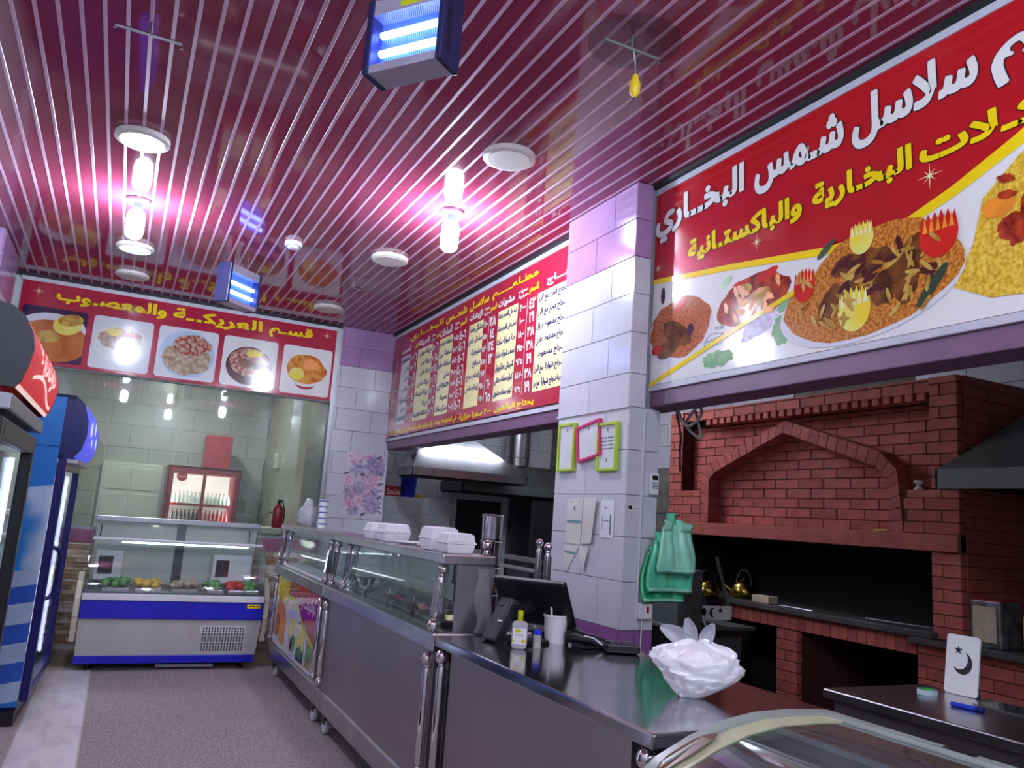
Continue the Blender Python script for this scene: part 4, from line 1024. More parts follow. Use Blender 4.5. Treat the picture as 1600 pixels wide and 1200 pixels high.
# end wall of the oven towards the range (bricks in its shade)
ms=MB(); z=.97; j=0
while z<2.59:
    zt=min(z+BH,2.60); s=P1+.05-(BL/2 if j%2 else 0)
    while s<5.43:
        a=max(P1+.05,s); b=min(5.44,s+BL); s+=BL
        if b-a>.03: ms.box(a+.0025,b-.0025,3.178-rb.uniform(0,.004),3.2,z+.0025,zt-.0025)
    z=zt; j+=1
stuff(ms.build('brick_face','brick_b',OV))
PAR=RG
ov('dark_wall','soot_black',5.38,5.44,1.25,3.17,.97,1.86)  # plain near-black back wall above the range slab
PAR=OV

# range hood over the near range
Rh=thing('range_hood','grey steel range hood jutting beside the brick oven','hood',(4.95,2.2,1.87))
mat('steel_hood',(120,124,124),.5,.8,.1,6)
MB().box(4.45,4.462,.9,3.232,1.87,1.99).box(4.45,4.595,3.22,3.232,1.87,1.99).box(4.45,5.44,.9,.912,1.87,1.99).build('skirt','steel_hood',Rh)
MB().add([(4.45,.9,1.99),(4.45,3.232,1.99),(4.60,3.10,2.12),(5.2,2.75,2.62),(5.2,1.3,2.62),(4.6,3.232,1.99)],[(0,1,2,3,4),(1,5,2)]).build('canopy','steel_hood',Rh)
MB().box(4.46,5.42,.92,3.16,1.885,1.90).build('filter','soot_black',Rh)

# things on hearth and range
K=thing('kettle','old brass kettle with hoop handle on the oven hearth','kettle',(4.72,5.17,1.008))
MB().lathe([(.075,0),(.10,.02),(.105,.06),(.085,.105),(.05,.125),(.045,.13)],(4.72,5.17,1.008),18).build('body','brass',K,smooth=50)
MB().lathe([(.05,.13),(.03,.145),(.01,.15),(.012,.165),(.004,.17)],(4.72,5.17,1.008),14).build('lid','brass',K,smooth=50)
MB().tube([(4.72,5.17+.09*math.cos(R(a)),1.11+.125*math.sin(R(a))) for a in range(0,181,18)],.006,6).build('handle','steel_dark',K,smooth=50)
MB().tube([(4.66,5.23,1.05),(4.62,5.27,1.09),(4.60,5.29,1.12)],[.018,.013,.010],8).build('spout','brass',K,smooth=50)
K2=thing('kettle','dark brass kettle standing behind the glass grill guard','kettle',(4.42,5.26,.852))
MB().lathe([(.07,0),(.09,.02),(.092,.06),(.07,.105),(.045,.125)],(4.42,5.26,1.0),16).build('body','brass',K2,smooth=50)
MB().tube([(4.42+.08*math.cos(R(a)),5.26,1.11+.11*math.sin(R(a))) for a in range(0,181,18)],.005,6).build('handle','steel_dark',K2,smooth=50)
MB().box(4.34,4.50,5.18,5.34,.852,1.0).build('stand','steel_dark',K2)
tag(MB().box(4.555,4.66,4.72,4.90,1.009,1.065).build('foam_block','foam_tin',bev=.006),'small beige box lying on the oven hearth edge','box')
tag(MB().tube([(4.56,4.62,1.016),(4.555,4.28,1.014)],[.004,.007],6).build('skewer','steel'),'thin metal skewer lying along the hearth edge','skewer')
tag(MB().tube([(4.66,3.92,1.016),(4.70,3.45,1.018)],.006,6).build('poker','steel_dark'),'dark iron poker inside the fire opening','poker')
T=thing('oil_tin','square dented metal oil tin on the range slab beside oven','tin',(4.72,3.06,.966))
mat('steel_dull',(150,150,150),.5,.6,.25,12,c2=(96,96,98))
MB().box(4.62,4.82,2.965,3.155,.966,1.235).build('body','steel_dull',T,bev=.012)
MB().box(4.63,4.81,2.975,3.145,1.235,1.24).build('lid','red_plastic',T)
MB().box(4.614,4.62,2.99,3.13,1.0,1.2).build('label','foam_tin',T)
T=thing('cardboard_box','yellowish cardboard box behind the oil tin','box',(4.75,2.72,.966))
MB().box(4.65,4.86,2.58,2.86,.966,1.17).build('body','bread',T,bev=.005); MB().box(4.648,4.66,2.60,2.84,1.10,1.16).build('flap','foam_tin',T)
T=thing('cup','small white fitting standing on the oven ledge','cup',(4.68,3.52,1.88))
MB().lathe([(.03,0),(.03,.012),(.015,.02),(.014,.035),(.03,.045),(.03,.06)],(4.655,3.50,1.881),10).build('body','white_plastic',T,smooth=50)
tag(MB().tube([(4.60,3.80,1.606),(4.60,3.70,1.612)],[.008,.006],8).build('lighter','yellow_plastic'),'yellow lighter lying on the oven mantel','lighter')

# grill guard machine and steel cabinet at left of the oven
T=thing('steel_cabinet','dull steel cabinet standing left of the brick oven','cabinet',(3.95,4.9,0))
MB().box(3.62,4.29,4.62,5.15,.08,.83).build('body','steel_dark',T,bev=.006)
MB().box(3.58,4.315,4.595,5.17,.83,.857).build('top','steel_hood',T,bev=.004)
for xx in(3.66,4.25):
    for yy in(4.67,5.1): MB().lathe([(.018,0),(.018,.08)],(xx,yy,0),8).build('foot','steel_dark',T)
MB().box(3.70,4.2,4.612,4.622,.12,.78).build('door','steel_hood',T,bev=.004)
T=thing('grill_machine','glass-sided grill machine with crescent cut-out panel on the steel cabinet','grill machine',(3.85,4.8,.857))
MB().box(3.60,3.82,4.60,5.0,.857,1.245).build('housing','steel_hood',T,bev=.005)
MB().box(3.83,4.06,4.62,5.0,.90,.915).build('tray','steel_dark',T)
pn=MB().box(3.83,4.04,4.60,4.61,.905,1.0).build('front_panel','white_paint',T)
fy=FY(4.599,3.83,.905)
m=MB(); m.flat(ell(.005,.055,.022,.028,14),fy,0); m.flat([(p[0]*.9+.06,p[1]) for p in [(0.03+.034*math.cos(R(a)),.05+.034*math.sin(R(a))) for a in range(70,290,20)]]+[(.06+.9*(.045+.026*math.cos(R(a))),.05+.030*math.sin(R(a))) for a in range(290,70,-20)],fy,0)
m.flat([(.155+(.024 if i%2==0 else .010)*math.sin(math.pi*i/5),.065+(.024 if i%2==0 else .010)*math.cos(math.pi*i/5)) for i in range(10)],fy,0); m.build('cut_out','black_plastic',pn)
MB().add([(3.83,4.62,1.0),(4.07,4.62,1.0),(3.98,4.66,1.34),(3.83,4.66,1.34)],[(0,1,2,3)]).build('glass_guard','glass_clear',T)
MB().add([(4.06,4.615,1.0),(4.085,4.615,1.0),(4.0,4.655,1.345),(3.975,4.655,1.345)],[(0,1,2,3)]).build('guard_frame','steel_dull',T,solid=.006)
MB().box(4.05,4.09,4.60,4.63,.905,1.0).build('corner_post','white_paint',T)
MB().tube([(3.82,4.58,.90),(3.87,4.57,.80),(3.885,4.57,.70)],.007,6).build('cable','white_plastic',T,smooth=50)

# far kitchen: hoods, duct, tall dark cabinets, cooking range
T=thing('extractor_hood','large shiny pyramid extractor hood with dark rim at far kitchen','hood',(3.6,8.66,1.92),'kitchen extractor hoods')
MB().box(2.88,4.31,8.40,8.412,1.93,2.02).box(2.88,2.892,8.4,8.93,1.93,2.02).box(4.298,4.31,8.4,8.93,1.93,2.02).box(2.88,4.31,8.92,8.93,1.93,2.02).build('skirt','steel',T)
MB().add([(2.88,8.40,2.02),(4.31,8.40,2.02),(3.55,8.70,2.51),(3.1,8.70,2.51),(4.31,8.93,2.02),(2.88,8.93,2.02),(3.55,8.9,2.51),(3.1,8.9,2.51)],[(0,1,2,3),(1,4,6,2),(4,5,7,6),(5,0,3,7)]).build('canopy','steel_top',T)
MB().box(2.90,4.29,8.42,8.91,1.915,1.93).build('filter','soot_black',T)
MB().box(3.12,3.53,8.71,8.89,2.51,H).build('flue','steel_hood',T)
T=thing('extractor_hood','low wide extractor hood under round duct behind the pyramid hood','hood',(4.5,9.3,1.80),'kitchen extractor hoods')
MB().box(3.72,5.43,8.95,8.962,1.82,1.94).box(3.72,3.732,8.95,9.69,1.82,1.94).build('skirt','steel_hood',T)
MB().add([(3.72,8.95,1.94),(5.43,8.95,1.94),(5.43,9.4,2.22),(4.3,9.4,2.22),(3.72,9.69,1.94),(4.3,9.69,2.22),(5.43,9.69,2.22)],[(0,1,2,3),(4,0,3,5),(3,2,6,5)]).build('canopy','steel_hood',T)
MB().box(3.74,5.41,8.97,9.68,1.805,1.82).build('filter','soot_black',T)
T=thing('duct','round shiny vent duct rising from the low hood','duct',(4.72,9.5,2.22))
MB().lathe([(.16,0),(.16,1.3)],(4.72,9.52,2.22),24).build('pipe','steel',T,smooth=40); MB().lathe([(.168,.10),(.172,.11),(.168,.12)],(4.72,9.52,2.22),24).build('seam','steel',T,smooth=40)
for xa,xb,lb in((4.74,5.06,'dark grey tall steel fridge left of another below the low hood'),(5.07,5.42,'black tall steel fridge in far kitchen corner')):
    T=thing('upright_fridge',lb,'fridge',((xa+xb)/2,9.3,0),'tall kitchen fridges')
    MB().box(xa,xb,9.05,9.65,.08,1.79).build('body','steel_dark' if xa<5 else 'black_plastic',T,bev=.006)
    MB().box(xa+.01,xb-.01,9.02,9.05,.5,1.77).build('door','graphite',T,bev=.006) if 'graphite' in MT else (mat('graphite',(58,58,64),.4,.6,.1,6),MB().box(xa+.01,xb-.01,9.02,9.05,.5,1.77).build('door','graphite',T,bev=.006))
    MB().tube([(xb-.06,9.0,1.0),(xb-.06,8.98,1.02),(xb-.06,8.98,1.26),(xb-.06,9.0,1.28)],.008,6).build('handle','black_plastic',T)
    MB().box(xa+.03,xb-.03,9.08,9.6,0,.08).build('plinth','black_plastic',T)
T=thing('cooking_range','black steel cooking range with shelf rails behind the till','cooker',(3.3,5.9,0))
MB().box(2.86,3.5,5.2,6.9,.05,.90).build('body','black_plastic',T,bev=.006)
MB().box(2.84,3.52,5.18,6.92,.90,.93).build('top','steel_dark',T,bev=.004)
for k in range(4): MB().lathe([(.10,0),(.10,.03),(.08,.03),(.08,0)],(3.18,5.4+.42*k,.93),16).build('burner','soot_black',T)
MB().box(2.84,2.86,5.2,6.9,1.20,1.235).build('rail','steel',T)
for yy in(5.22,6.88): MB().box(2.84,2.86,yy-.01,yy+.01,.93,1.235).build('rail_post','steel_dark',T)
MB().box(2.84,3.0,5.2,6.9,1.13,1.14).build('rail_shelf','steel',T)
for xx in(2.9,3.46):
    for yy in(5.25,6.85): MB().lathe([(.02,0),(.02,.05)],(xx,yy,0),8).build('foot','black_plastic',T)
# things on the low tiled wall
T=thing('bucket','blue plastic bucket on the low tiled kitchen wall','bucket',(3.31,9.75,1.70))
MB().lathe([(.085,0),(.105,.24),(.112,.245),(.112,.26),(.10,.26)],(3.31,9.75,1.70),18).build('body','bucket_blue',T,smooth=50)
MB().tube([(3.42,9.75,1.93),(3.44,9.72,1.86),(3.43,9.70,1.78)],.006,6).build('handle','white_plastic',T)
T=thing('drink_crate','red drink carton with white script beside the blue bucket','box',(3.10,9.75,1.70))
MB().box(3.0,3.19,9.68,9.82,1.70,1.83).build('carton','red_plastic',T,bev=.004)
m=MB(); v,f,_=text2d('Coca-Cola',.018,False); m.add([(3.01+a*.17,9.679,1.72+b*.07) for a,b in v],f); m.build('lettering','white_print',T)
tag(MB().box(3.44,3.51,9.70,9.78,1.70,1.75).build('sponge','yellow_plastic',bev=.008),'yellow sponge right of the blue bucket','sponge')

# steel table in front of the oven with its bits
T=thing('steel_table','low stainless worktable in front of the brick oven','table',(3.08,1.6,0))
MB().box(2.77,3.41,.75,2.55,.862,.90).build('top','steel',T,bev=.006)
MB().box(2.80,3.38,.80,2.52,.10,.862).build('body','steel_panel',T,bev=.006)
for xx in(2.85,3.33):
    for yy in(.85,2.45): MB().lathe([(.025,0),(.025,.10)],(xx,yy,0),8).build('foot','steel_dark',T)
T=thing('cut_out_board','white board with star and crescent cut-outs leaning on the steel table','board',(3.36,2.3,.90))
th=R(8); 
def fb(u,v,d=0.):   # board frame: leans back against the air next to the range
    return (3.33+math.sin(th)*v-d*math.cos(th),2.40-u,.902+math.cos(th)*v+d*math.sin(th))
SC=.75
bd=rrect(0,.20*SC,0,.33*SC,.015)
MB().prism(bd,fb,-.008,0).build('board','white_paint',T)
sp=[(SC*(.075+(.027 if i%2==0 else .011)*math.sin(math.pi*i/5)),SC*(.245+(.027 if i%2==0 else .011)*math.cos(math.pi*i/5))) for i in range(10)]
MB().flat(sp,fb,.001).build('star','black_print',T)
c1=[(SC*(.105+.058*math.cos(R(a))),SC*(.175+.062*math.sin(R(a)))) for a in range(205,425,15)]
c2=[(SC*(.085+.05*math.cos(R(a))),SC*(.195+.056*math.sin(R(a)))) for a in range(415,225,-15)]
MB().flat(c1+c2,fb,.001).build('crescent','black_print',T)
MB().box(3.365,3.38,2.27,2.38,.90,1.10).build('prop','steel_dark',T)
T=thing('tape_roll','green and clear roll of tape on steel table','tape',(3.18,2.38,.90))
MB().lathe([(.04,0),(.04,.022),(.03,.022),(.03,0)],(3.17,2.36,.901),18,cap=False).build('roll','bottle_clear',T,smooth=40); MB().lathe([(.03,.0),(.03,.023),(.022,.023),(.022,.0)],(3.17,2.36,.901),16,cap=False).build('core','bottle_green',T,smooth=40)
T=thing('pen','dark blue marker lying on steel table','pen',(3.10,2.12,.90))
MB().tube([(3.07,2.18,.909),(3.085,2.09,.909)],.009,8).build('barrel','bucket_blue',T,smooth=50); MB().tube([(3.085,2.09,.909),(3.09,2.06,.909)],.0095,8).build('cap','navy',T,smooth=50)
tag(MB().box(3.20,3.36,1.98,2.18,.901,.906).build('acrylic_sheet','glass_freezer'),'clear plastic sheet lying on steel table below the white board','sheet')

# chest freezer with curved glass lid, at the lower right
F=thing('ice_cream_freezer','pale chest freezer with curved glass lid at the near right','freezer',(1.55,1.1,0))
prof=[(1.22,.80),(1.24,.86),(1.33,.925),(1.44,.972),(1.55,1.005),(1.66,1.022),(1.78,1.025),(1.92,1.02)]
ya,yb=.25,1.77
MB().box(1.22,1.93,ya+.01,yb-.01,.06,.78).build('body','freezer_rim',F,bev=.03)
MB().box(1.20,1.955,ya,yb,.78,.82).build('collar','freezer_cream',F,bev=.012)
def rim(y0,y1,name,mt,off=0.,low=.05):
    m=MB(); n=len(prof)
    v=[(x,y0,z+off) for x,z in prof]+[(x,y1,z+off) for x,z in prof]+[(x,y0,z-low) for x,z in prof]+[(x,y1,z-low) for x,z in prof]
    f=[]
    for i in range(n-1):
        f+=[(i,i+1,n+i+1,n+i),(2*n+i,3*n+i,3*n+i+1,2*n+i+1),(i,2*n+i,2*n+i+1,i+1),(n+i,n+i+1,3*n+i+1,3*n+i)]
    f+=[(0,n,3*n,2*n),(n-1,3*n-1,4*n-1,2*n-1)]
    return m.add(v,f).build(name,mt,F,smooth=40)
rim(yb-.045,yb,'end_rim','freezer_rim',.004); rim(ya,ya+.045,'end_rim','freezer_rim',.004)
rim(yb-.105,yb-.045,'lid_frame','freezer_cream',-.004,.03)
MB().box(1.885,1.94,ya,yb,.985,1.024).build('side_rail','freezer_rim',F,bev=.008)
MB().box(1.86,1.885,ya+.05,yb-.05,.985,1.012).build('inner_rail','freezer_cream',F,bev=.006)
MB().box(1.90,1.94,ya+.02,yb-.02,.81,.985).build('side_wall','freezer_rim',F)
MB().box(1.905,1.925,1.30,1.38,1.0235,1.026).build('slot','black_plastic',F)
MB().box(1.21,1.26,ya,yb,.80,.845).build('front_rail','freezer_rim',F,bev=.008)
m=MB().grid(lambda a,b:(*[prof[min(int(a*7+1e-6),6)][0]+(prof[min(int(a*7+1e-6),6)+1][0]-prof[min(int(a*7+1e-6),6)][0])*(a*7-min(int(a*7+1e-6),6))],ya+.04+b*(yb-.10-ya-.04),prof[min(int(a*7+1e-6),6)][1]+(prof[min(int(a*7+1e-6),6)+1][1]-prof[min(int(a*7+1e-6),6)][1])*(a*7-min(int(a*7+1e-6),6))-.008),7,1)
m.build('lid_glass','glass_freezer',F,smooth=60)
def onp(x): 
    for i in range(len(prof)-1):
        if prof[i][0]<=x<=prof[i+1][0]: t=(x-prof[i][0])/(prof[i+1][0]-prof[i][0]); return prof[i][1]+t*(prof[i+1][1]-prof[i][1])
m=MB(); hp=[(1.385+.10*math.cos(t),1.715+.028*math.sin(t)) for t in [2*math.pi*k/22 for k in range(22)]]
m.add([(x,y,onp(x)+.0065) for x,y in hp],[tuple(range(22))]); m.build('handle','freezer_handle',F)
MB().box(1.27,1.89,ya+.05,yb-.06,.82,.83).build('inner_floor','dark_plastic',F)
for k in range(6):
    xx=1.40+.2*(k%3); yy=1.55-.35*(k//3)
    T=thing('ice_cream_box',['pale carton at near left inside the freezer','clear-wrapped carton at middle inside the freezer','grey carton at right inside the freezer','green carton deeper inside the freezer','red carton deeper inside the freezer','blue carton deeper inside the freezer'][k],'carton',(xx,yy,.83),'cartons in the freezer')
    MB().obox((xx,yy,.86),(.15,.22,.06),rot3(0,0,10*k-20)).build('carton',['porridge','bag_film','grey_panel','leaf_green','red_plastic','bucket_blue'][k],T,bev=.006)
    MB().obox((xx,yy,.892),(.13,.20,.004),rot3(0,0,10*k-20)).build('lid','white_plastic',T)
# ================================================================== lamps and ceiling things
def disc(x,y,label,glow=False,r=.15):
    T=thing('ceiling_lamp',label,'lamp',(x,y,H-.035),'round ceiling lamps')
    MB().lathe([(r*.93,-.036),(r,-.03),(r,-.004),(r*.97,0)],(x,y,H-.001),32).build('housing','lamp_disc',T,smooth=40)
    MB().lathe([(r*.82,-.0385),(r*.82,-.0365)],(x,y,H-.001),32).build('diffuser','lamp_glow' if glow else 'lamp_disc',T)
disc(-.15,4.905,'round ceiling lamp with pale lit centre in front of the left bulb',True)
disc(1.742,3.884,'round white ceiling lamp nearest the tiled pillar')
disc(1.74,6.12,'round white ceiling lamp above middle of the menu board')
disc(1.706,8.10,'small-looking round lamp by the far right ceiling corner')
disc(-.148,7.22,'round ceiling lamp just behind the left bulb',True)  # its glow stands for the nearby bulb's light falling on the disc
disc(-.158,8.17,'farthest round lamp on the left row near crimson sign')
disc(-.15,2.4,'unlit round lamp on left row above the camera'); disc(1.742,1.4,'unlit round lamp on right row above the freezer')
def bulb(x,y,label):
    T=thing('light_bulb',label,'bulb',(x,y,H-.30),'bright bare bulbs')
    MB().lathe([(.075,-.028),(.08,-.02),(.08,-.002)],(x,y,H),20).build('base','trim_white',T,smooth=40)
    MB().lathe([(.032,-.075),(.036,-.028)],(x,y,H),14).build('collar','dark_plastic',T,smooth=40)
    MB().lathe([(.004,-.29),(.035,-.285),(.055,-.265),(.06,-.23),(.06,-.12),(.05,-.09),(.03,-.075)],(x,y,H),18).build('glass','bulb',T,smooth=60)
bulb(-.149,6.034,'glaring bare bulb on the left lamp row'); bulb(1.79,4.883,'glaring bare bulb left of the tiled pillar')
bulb(-.149,.6,'unseen bare bulb added on left row behind the camera'); bulb(1.79,-.3,'unseen bare bulb added on right row behind the camera'); bulb(.8,-2.2,'unseen bare bulb added in mid room behind the camera')  # unseen bulbs added behind the camera for the room's overall light
for nm,x,y,lb in(('tube_lamp',4.1,8.0,'white tube lamp on the far kitchen ceiling'),('tube_lamp',3.4,6.4,'unseen tube lamp added on kitchen ceiling to brighten the oven')):  # the near-oven tube is unseen, added to brighten the bricks
    T=thing(nm,lb,'lamp',(x,y,H-.08),'kitchen tube lamps')
    MB().box(x-.6,x+.6,y-.03,y+.03,H-.03,H).build('batten','white_plastic',T); MB().tube([(x-.57,y,H-.055),(x+.57,y,H-.055)],.014,8).build('tube','tube_lamp' if y>7 else 'tube_lamp_fill',T) if y>7 or 'tube_lamp_fill' in MT else (emitmat('tube_lamp_fill',(236,240,255),KITCHEN*6.0),MB().tube([(x-.57,y,H-.055),(x+.57,y,H-.055)],.014,8).build('tube','tube_lamp_fill',T))
T=thing('ceiling_lamp','unseen round lamp added to brighten the room behind glass','lamp',(.5,10.3,3.26),'round ceiling lamps')  # unseen lamp, added to lift the light in the back room
MB().lathe([(.11,-.03),(.12,0)],(.5,10.3,3.3),20).build('housing','lamp_disc',T); emitmat('back_fill_lamp',(236,242,240),230.0); MB().lathe([(.09,-.033),(.09,-.031)],(.5,10.3,3.3),20).build('diffuser','back_fill_lamp',T)
T=thing('smoke_detector','small white smoke detector on the ceiling planks','detector',(.985,6.26,H-.05))
MB().lathe([(.03,-.055),(.042,-.05),(.045,-.035)],(.985,6.26,H-.0),18).build('sensor','white_plastic',T,smooth=40); MB().lathe([(.062,-.035),(.068,-.028),(.068,0)],(.985,6.26,H),20).build('base','white_plastic',T,smooth=40)
def rod(x0,x1,y,label,mt):
    T=thing('hanging_rod',label,'ceiling hook',((x0+x1)/2,y,H-.06),'ceiling fan hooks')
    MB().tube([(x0,y,H-.075),(x0,y,H-.06),(x1,y,H-.06),(x1,y,H-.085)],.008,6).build('bar',mt,T); MB().tube([((x0+x1)/2,y,H-.06),((x0+x1)/2,y,H)],.007,6).build('stem',mt,T)
    return T
rod(-.287,-.015,3.635,'thin metal rod under ceiling above the left lamp','steel')
r2=rod(1.555,1.83,2.59,'metal rod with yellow tag on the ceiling near the banner','steel_hood')
rod(1.545,1.818,7.0,'thin bent wire rod on ceiling over far counter','steel')
MB().tube([(1.70,2.59,H-.06),(1.72,2.60,H-.12),(1.722,2.60,H-.16)],.004,5).build('wire','steel_hood',r2)
MB().lathe([(.006,0),(.022,.02),(.024,.06),(.012,.10),(.004,.11)],(1.722,2.60,H-.27),10).build('tag','yellow_plastic',r2,smooth=50)
MB().tube([(1.722,2.60,H-.26),(1.71,2.60,H-.29),(1.69,2.605,H-.31)],.004,5).build('wire','steel_hood',r2)
mat('stain',(84,18,38),.3,0,.2,10,alpha=.18)
MB().lathe([(.20,-.0065),(.20,-.0055)],(1.72,2.62,H),28).build('stain','stain',ce)
def zapper(p0,p1,z0,label,mirror,hgt=.33,dep=.13):
    p0=Vector((*p0,0));p1=Vector((*p1,0)); wv=(p1-p0); W=wv.length; wv/=W
    nv=Vector((wv.y,-wv.x,0))            # outward normal (to the viewer)
    T=thing('bug_zapper',label,'insect killer',((p0+p1)/2).to_3d()*1+Vector((0,0,z0)),'blue insect killers')
    fr=lambda u,v,d=0.: tuple(p0+wv*u+nv*d+Vector((0,0,z0+v)))
    def B(u0,u1,v0,v1,d0,d1): 
        m=MB(); b=[fr(u0,v0,d0),fr(u1,v0,d0),fr(u1,v0,d1),fr(u0,v0,d1)]; t=[fr(u0,v1,d0),fr(u1,v1,d0),fr(u1,v1,d1),fr(u0,v1,d1)]
        return m.hull8(b,t)
    e=.028
    for a,b in((0,e),(W-e,W)):
        c=B(a,b,-.005,hgt,-dep,.008).build('end_cap','navy_cap',T,bev=.006) if 'navy_cap' in MT else (mat('navy_cap',(34,36,78),.4),B(a,b,-.005,hgt,-dep,.008).build('end_cap','navy_cap',T,bev=.006))[1]
    B(e,W-e,hgt-.07,hgt-.005,-dep+.005,0).build('top_panel','alu_p',T) if 'alu_p' in MT else (mat('alu_p',(176,172,190),.4,.3),B(e,W-e,hgt-.07,hgt-.005,-dep+.005,0).build('top_panel','alu_p',T))
    B(e,W-e,0,.035,-dep+.005,.0).build('tray','alu_p',T)
    B(e,W-e,.035,hgt-.07,-dep*.55,-dep*.5).build('reflector','zap_back',T) if 'zap_back' in MT else (mat('zap_back',(70,110,220),.4,0,.05,6,emit=.25),B(e,W-e,.035,hgt-.07,-dep*.55,-dep*.5).build('reflector','zap_back',T))  # emission puts the tubes' blue light into the reflector's colour
    for v in(.105,.185):
        MB().tube([fr(e+.015,v,-.045),fr(W-e-.004,v,-.045)],.0155,10).build('uv_tube','zapper_tube',T,smooth=50)
    m=MB(); n=34
    for k in range(n):
        u=e+.006+(W-2*e-.012)*k/(n-1); m.tube([fr(u,.03,-.006),fr(u,hgt-.07,-.006)],.0011,4)
    stuff(m.build('grille','steel_hood',T))
    m=MB()
    for k in range(10): 
        s=W+.0005; m.add([fr(s,.05+.024*k,-.02),fr(s,.05+.024*k,-.05),fr(s,.062+.024*k,-.05),fr(s,.062+.024*k,-.02)],[(0,1,2,3)])
    m.build('vent','black_print',T)
    st=MB().flat([(W*.42,hgt-.058),(W*.72,hgt-.058),(W*.72,hgt-.018),(W*.42,hgt-.018)],fr,.001).build('sticker','lime_print',T) if mirror else None
    for u in(W*.3,W*.7):
        a=fr(u,hgt-.005,-dep/2); MB().tube([a,(a[0],a[1],H)],.003,5).build('wire','steel_hood',T)
    return T
zapper((.643,2.916),(.866,2.622),3.20,'large blue-glowing bug zapper hanging nearest the camera',True,.32)
zapper((.574,6.676),(.861,6.942),3.10,'small-looking blue bug zapper hanging before the crimson sign',False,.33)

# ================================================================== back room
RF=thing('drink_fridge','red double-door drink fridge glowing in the room behind glass','fridge',(.98,11.3,0),'glass-door drink fridges')
a,b,y0,y1,zt=.54,1.425,11.0,11.6,1.90
MB().box(a,a+.02,y0,y1,0,zt).box(b-.02,b,y0,y1,0,zt).box(a,b,y0,y1,zt-.03,zt).box(a,b,y0,y1,0,.35).box(a,b,y1-.04,y1,0,zt).box(a,a+.07,y0,y0+.03,.35,zt-.09).box(b-.07,b,y0,y0+.03,.35,zt-.09).box(a,b,y0,y0+.03,zt-.09,zt).build('body','dark_red_paint',RF,bev=.006)
MB().box(a+.07,b-.07,y1-.05,y1-.04,.35,zt-.09).build('liner','white_plastic',RF)
MB().box((a+b)/2-.02,(a+b)/2+.02,y0,y0+.03,.35,zt-.09).build('door_stile','dark_red_paint',RF)
for u in((a+.07,(a+b)/2-.02),((a+b)/2+.02,b-.07)): MB().box(u[0],u[1],y0+.01,y0+.014,.35,zt-.09).build('pane','glass_clear',RF)
MB().box(a+.08,b-.08,y0+.04,y0+.06,zt-.07,zt-.05).build('lamp_tube','fridge_tube_b',RF)
for xx in(a+.035,b-.055): MB().box(xx,xx+.02,y0+.04,y0+.06,.4,zt-.12).build('lamp_tube','fridge_tube_b',RF)
m=MB(); m.flat(ell(.17,1.76,.065,.055,18),FY(y0+.008,a,0),0); bdg=m.build('badge','red_print',RF)
m=MB(); m.text('Coca-Cola',FY(y0+.006,a,0),.12,.22,1.75,1.775,0,.02,False); m.build('lettering','white_print',bdg)
rows_=[(1.42,'bottle_clear','bottle_clear','clear bottle on the top shelf of red fridge'),(1.20,'bottle_black','bottle_red',None),(.97,'bottle_green','bottle_yellow',None)]
for z,m1,m2,_ in rows_:
    MB().box(a+.07,b-.07,y0+.06,y1-.06,z-.012,z).build('shelf','white_plastic',RF); MB().box(a+.07,b-.07,y0+.05,y0+.06,z-.02,z+.012).build('price_rail','red_print',RF)
    for k in range(14):
        mt=m1 if k<7 else m2
        mbb=MB();mc=MB(); bottle(mbb,mc,a+.115+.0505*k,y0+.12,z,.16,.022)
        sh={1.42:'top',1.20:'middle',.97:'bottom'}[z]
        o=tag(mbb.build('bottle',mt,smooth=45),'%s drink bottle on %s shelf of the red fridge'%(BN[mt],sh),'bottle','drink bottles in the red fridge'); mc.build('cap','red_plastic',o)
T=thing('carton','red cardboard carton standing on top of the red fridge','box',(1.13,11.2,1.90))
MB().box(.955,1.275,11.05,11.45,1.90,2.33).build('carton','red_plastic',T,bev=.01); MB().box(.953,1.277,11.22,11.28,1.90,2.335).build('tape','dark_red_paint',T)
T=thing('wall_box','small white electric box on back room side wall','switch',(1.80,10.6,1.95)); MB().box(1.77,1.82,10.52,10.70,1.95,2.15).build('box','white_plastic',T,bev=.006); MB().box(1.765,1.771,10.56,10.66,2.0,2.1).build('cover','grey_panel',T)
T=thing('wash_basin','white wash basin in the room behind glass right of fridge','basin',(1.62,10.0,0)); MB().box(1.45,1.80,9.8,10.3,1.15,1.22).build('basin','white_plastic',T,bev=.01); MB().box(1.55,1.75,9.95,10.2,0,1.15).build('pedestal','white_plastic',T,bev=.01); MB().tube([(1.75,10.05,1.22),(1.75,10.05,1.38),(1.68,10.05,1.40),(1.66,10.05,1.36)],.012,6).build('tap','steel_dark',T,smooth=50)
T=thing('fire_extinguisher','red fire extinguisher with black hose left of far counter','extinguisher',(1.56,8.80,1.25))
MB().lathe([(.045,0),(.055,.015),(.055,.19),(.035,.235),(.018,.25)],(1.56,8.80,1.25),16).build('cylinder','ext_red',T,smooth=50); MB().lathe([(.018,.25),(.02,.285)],(1.56,8.80,1.25),10).build('valve','black_plastic',T); MB().tube([(1.56,8.80,1.53),(1.60,8.78,1.52),(1.625,8.78,1.42),(1.62,8.78,1.30)],.009,6).build('hose','black_plastic',T,smooth=50)
MB().box(1.545,1.575,8.80,8.92,1.40,1.43).build('bracket','steel_dark',T); MB().box(1.54,1.60,8.775,8.80,1.53,1.55).build('lever','black_plastic',T)

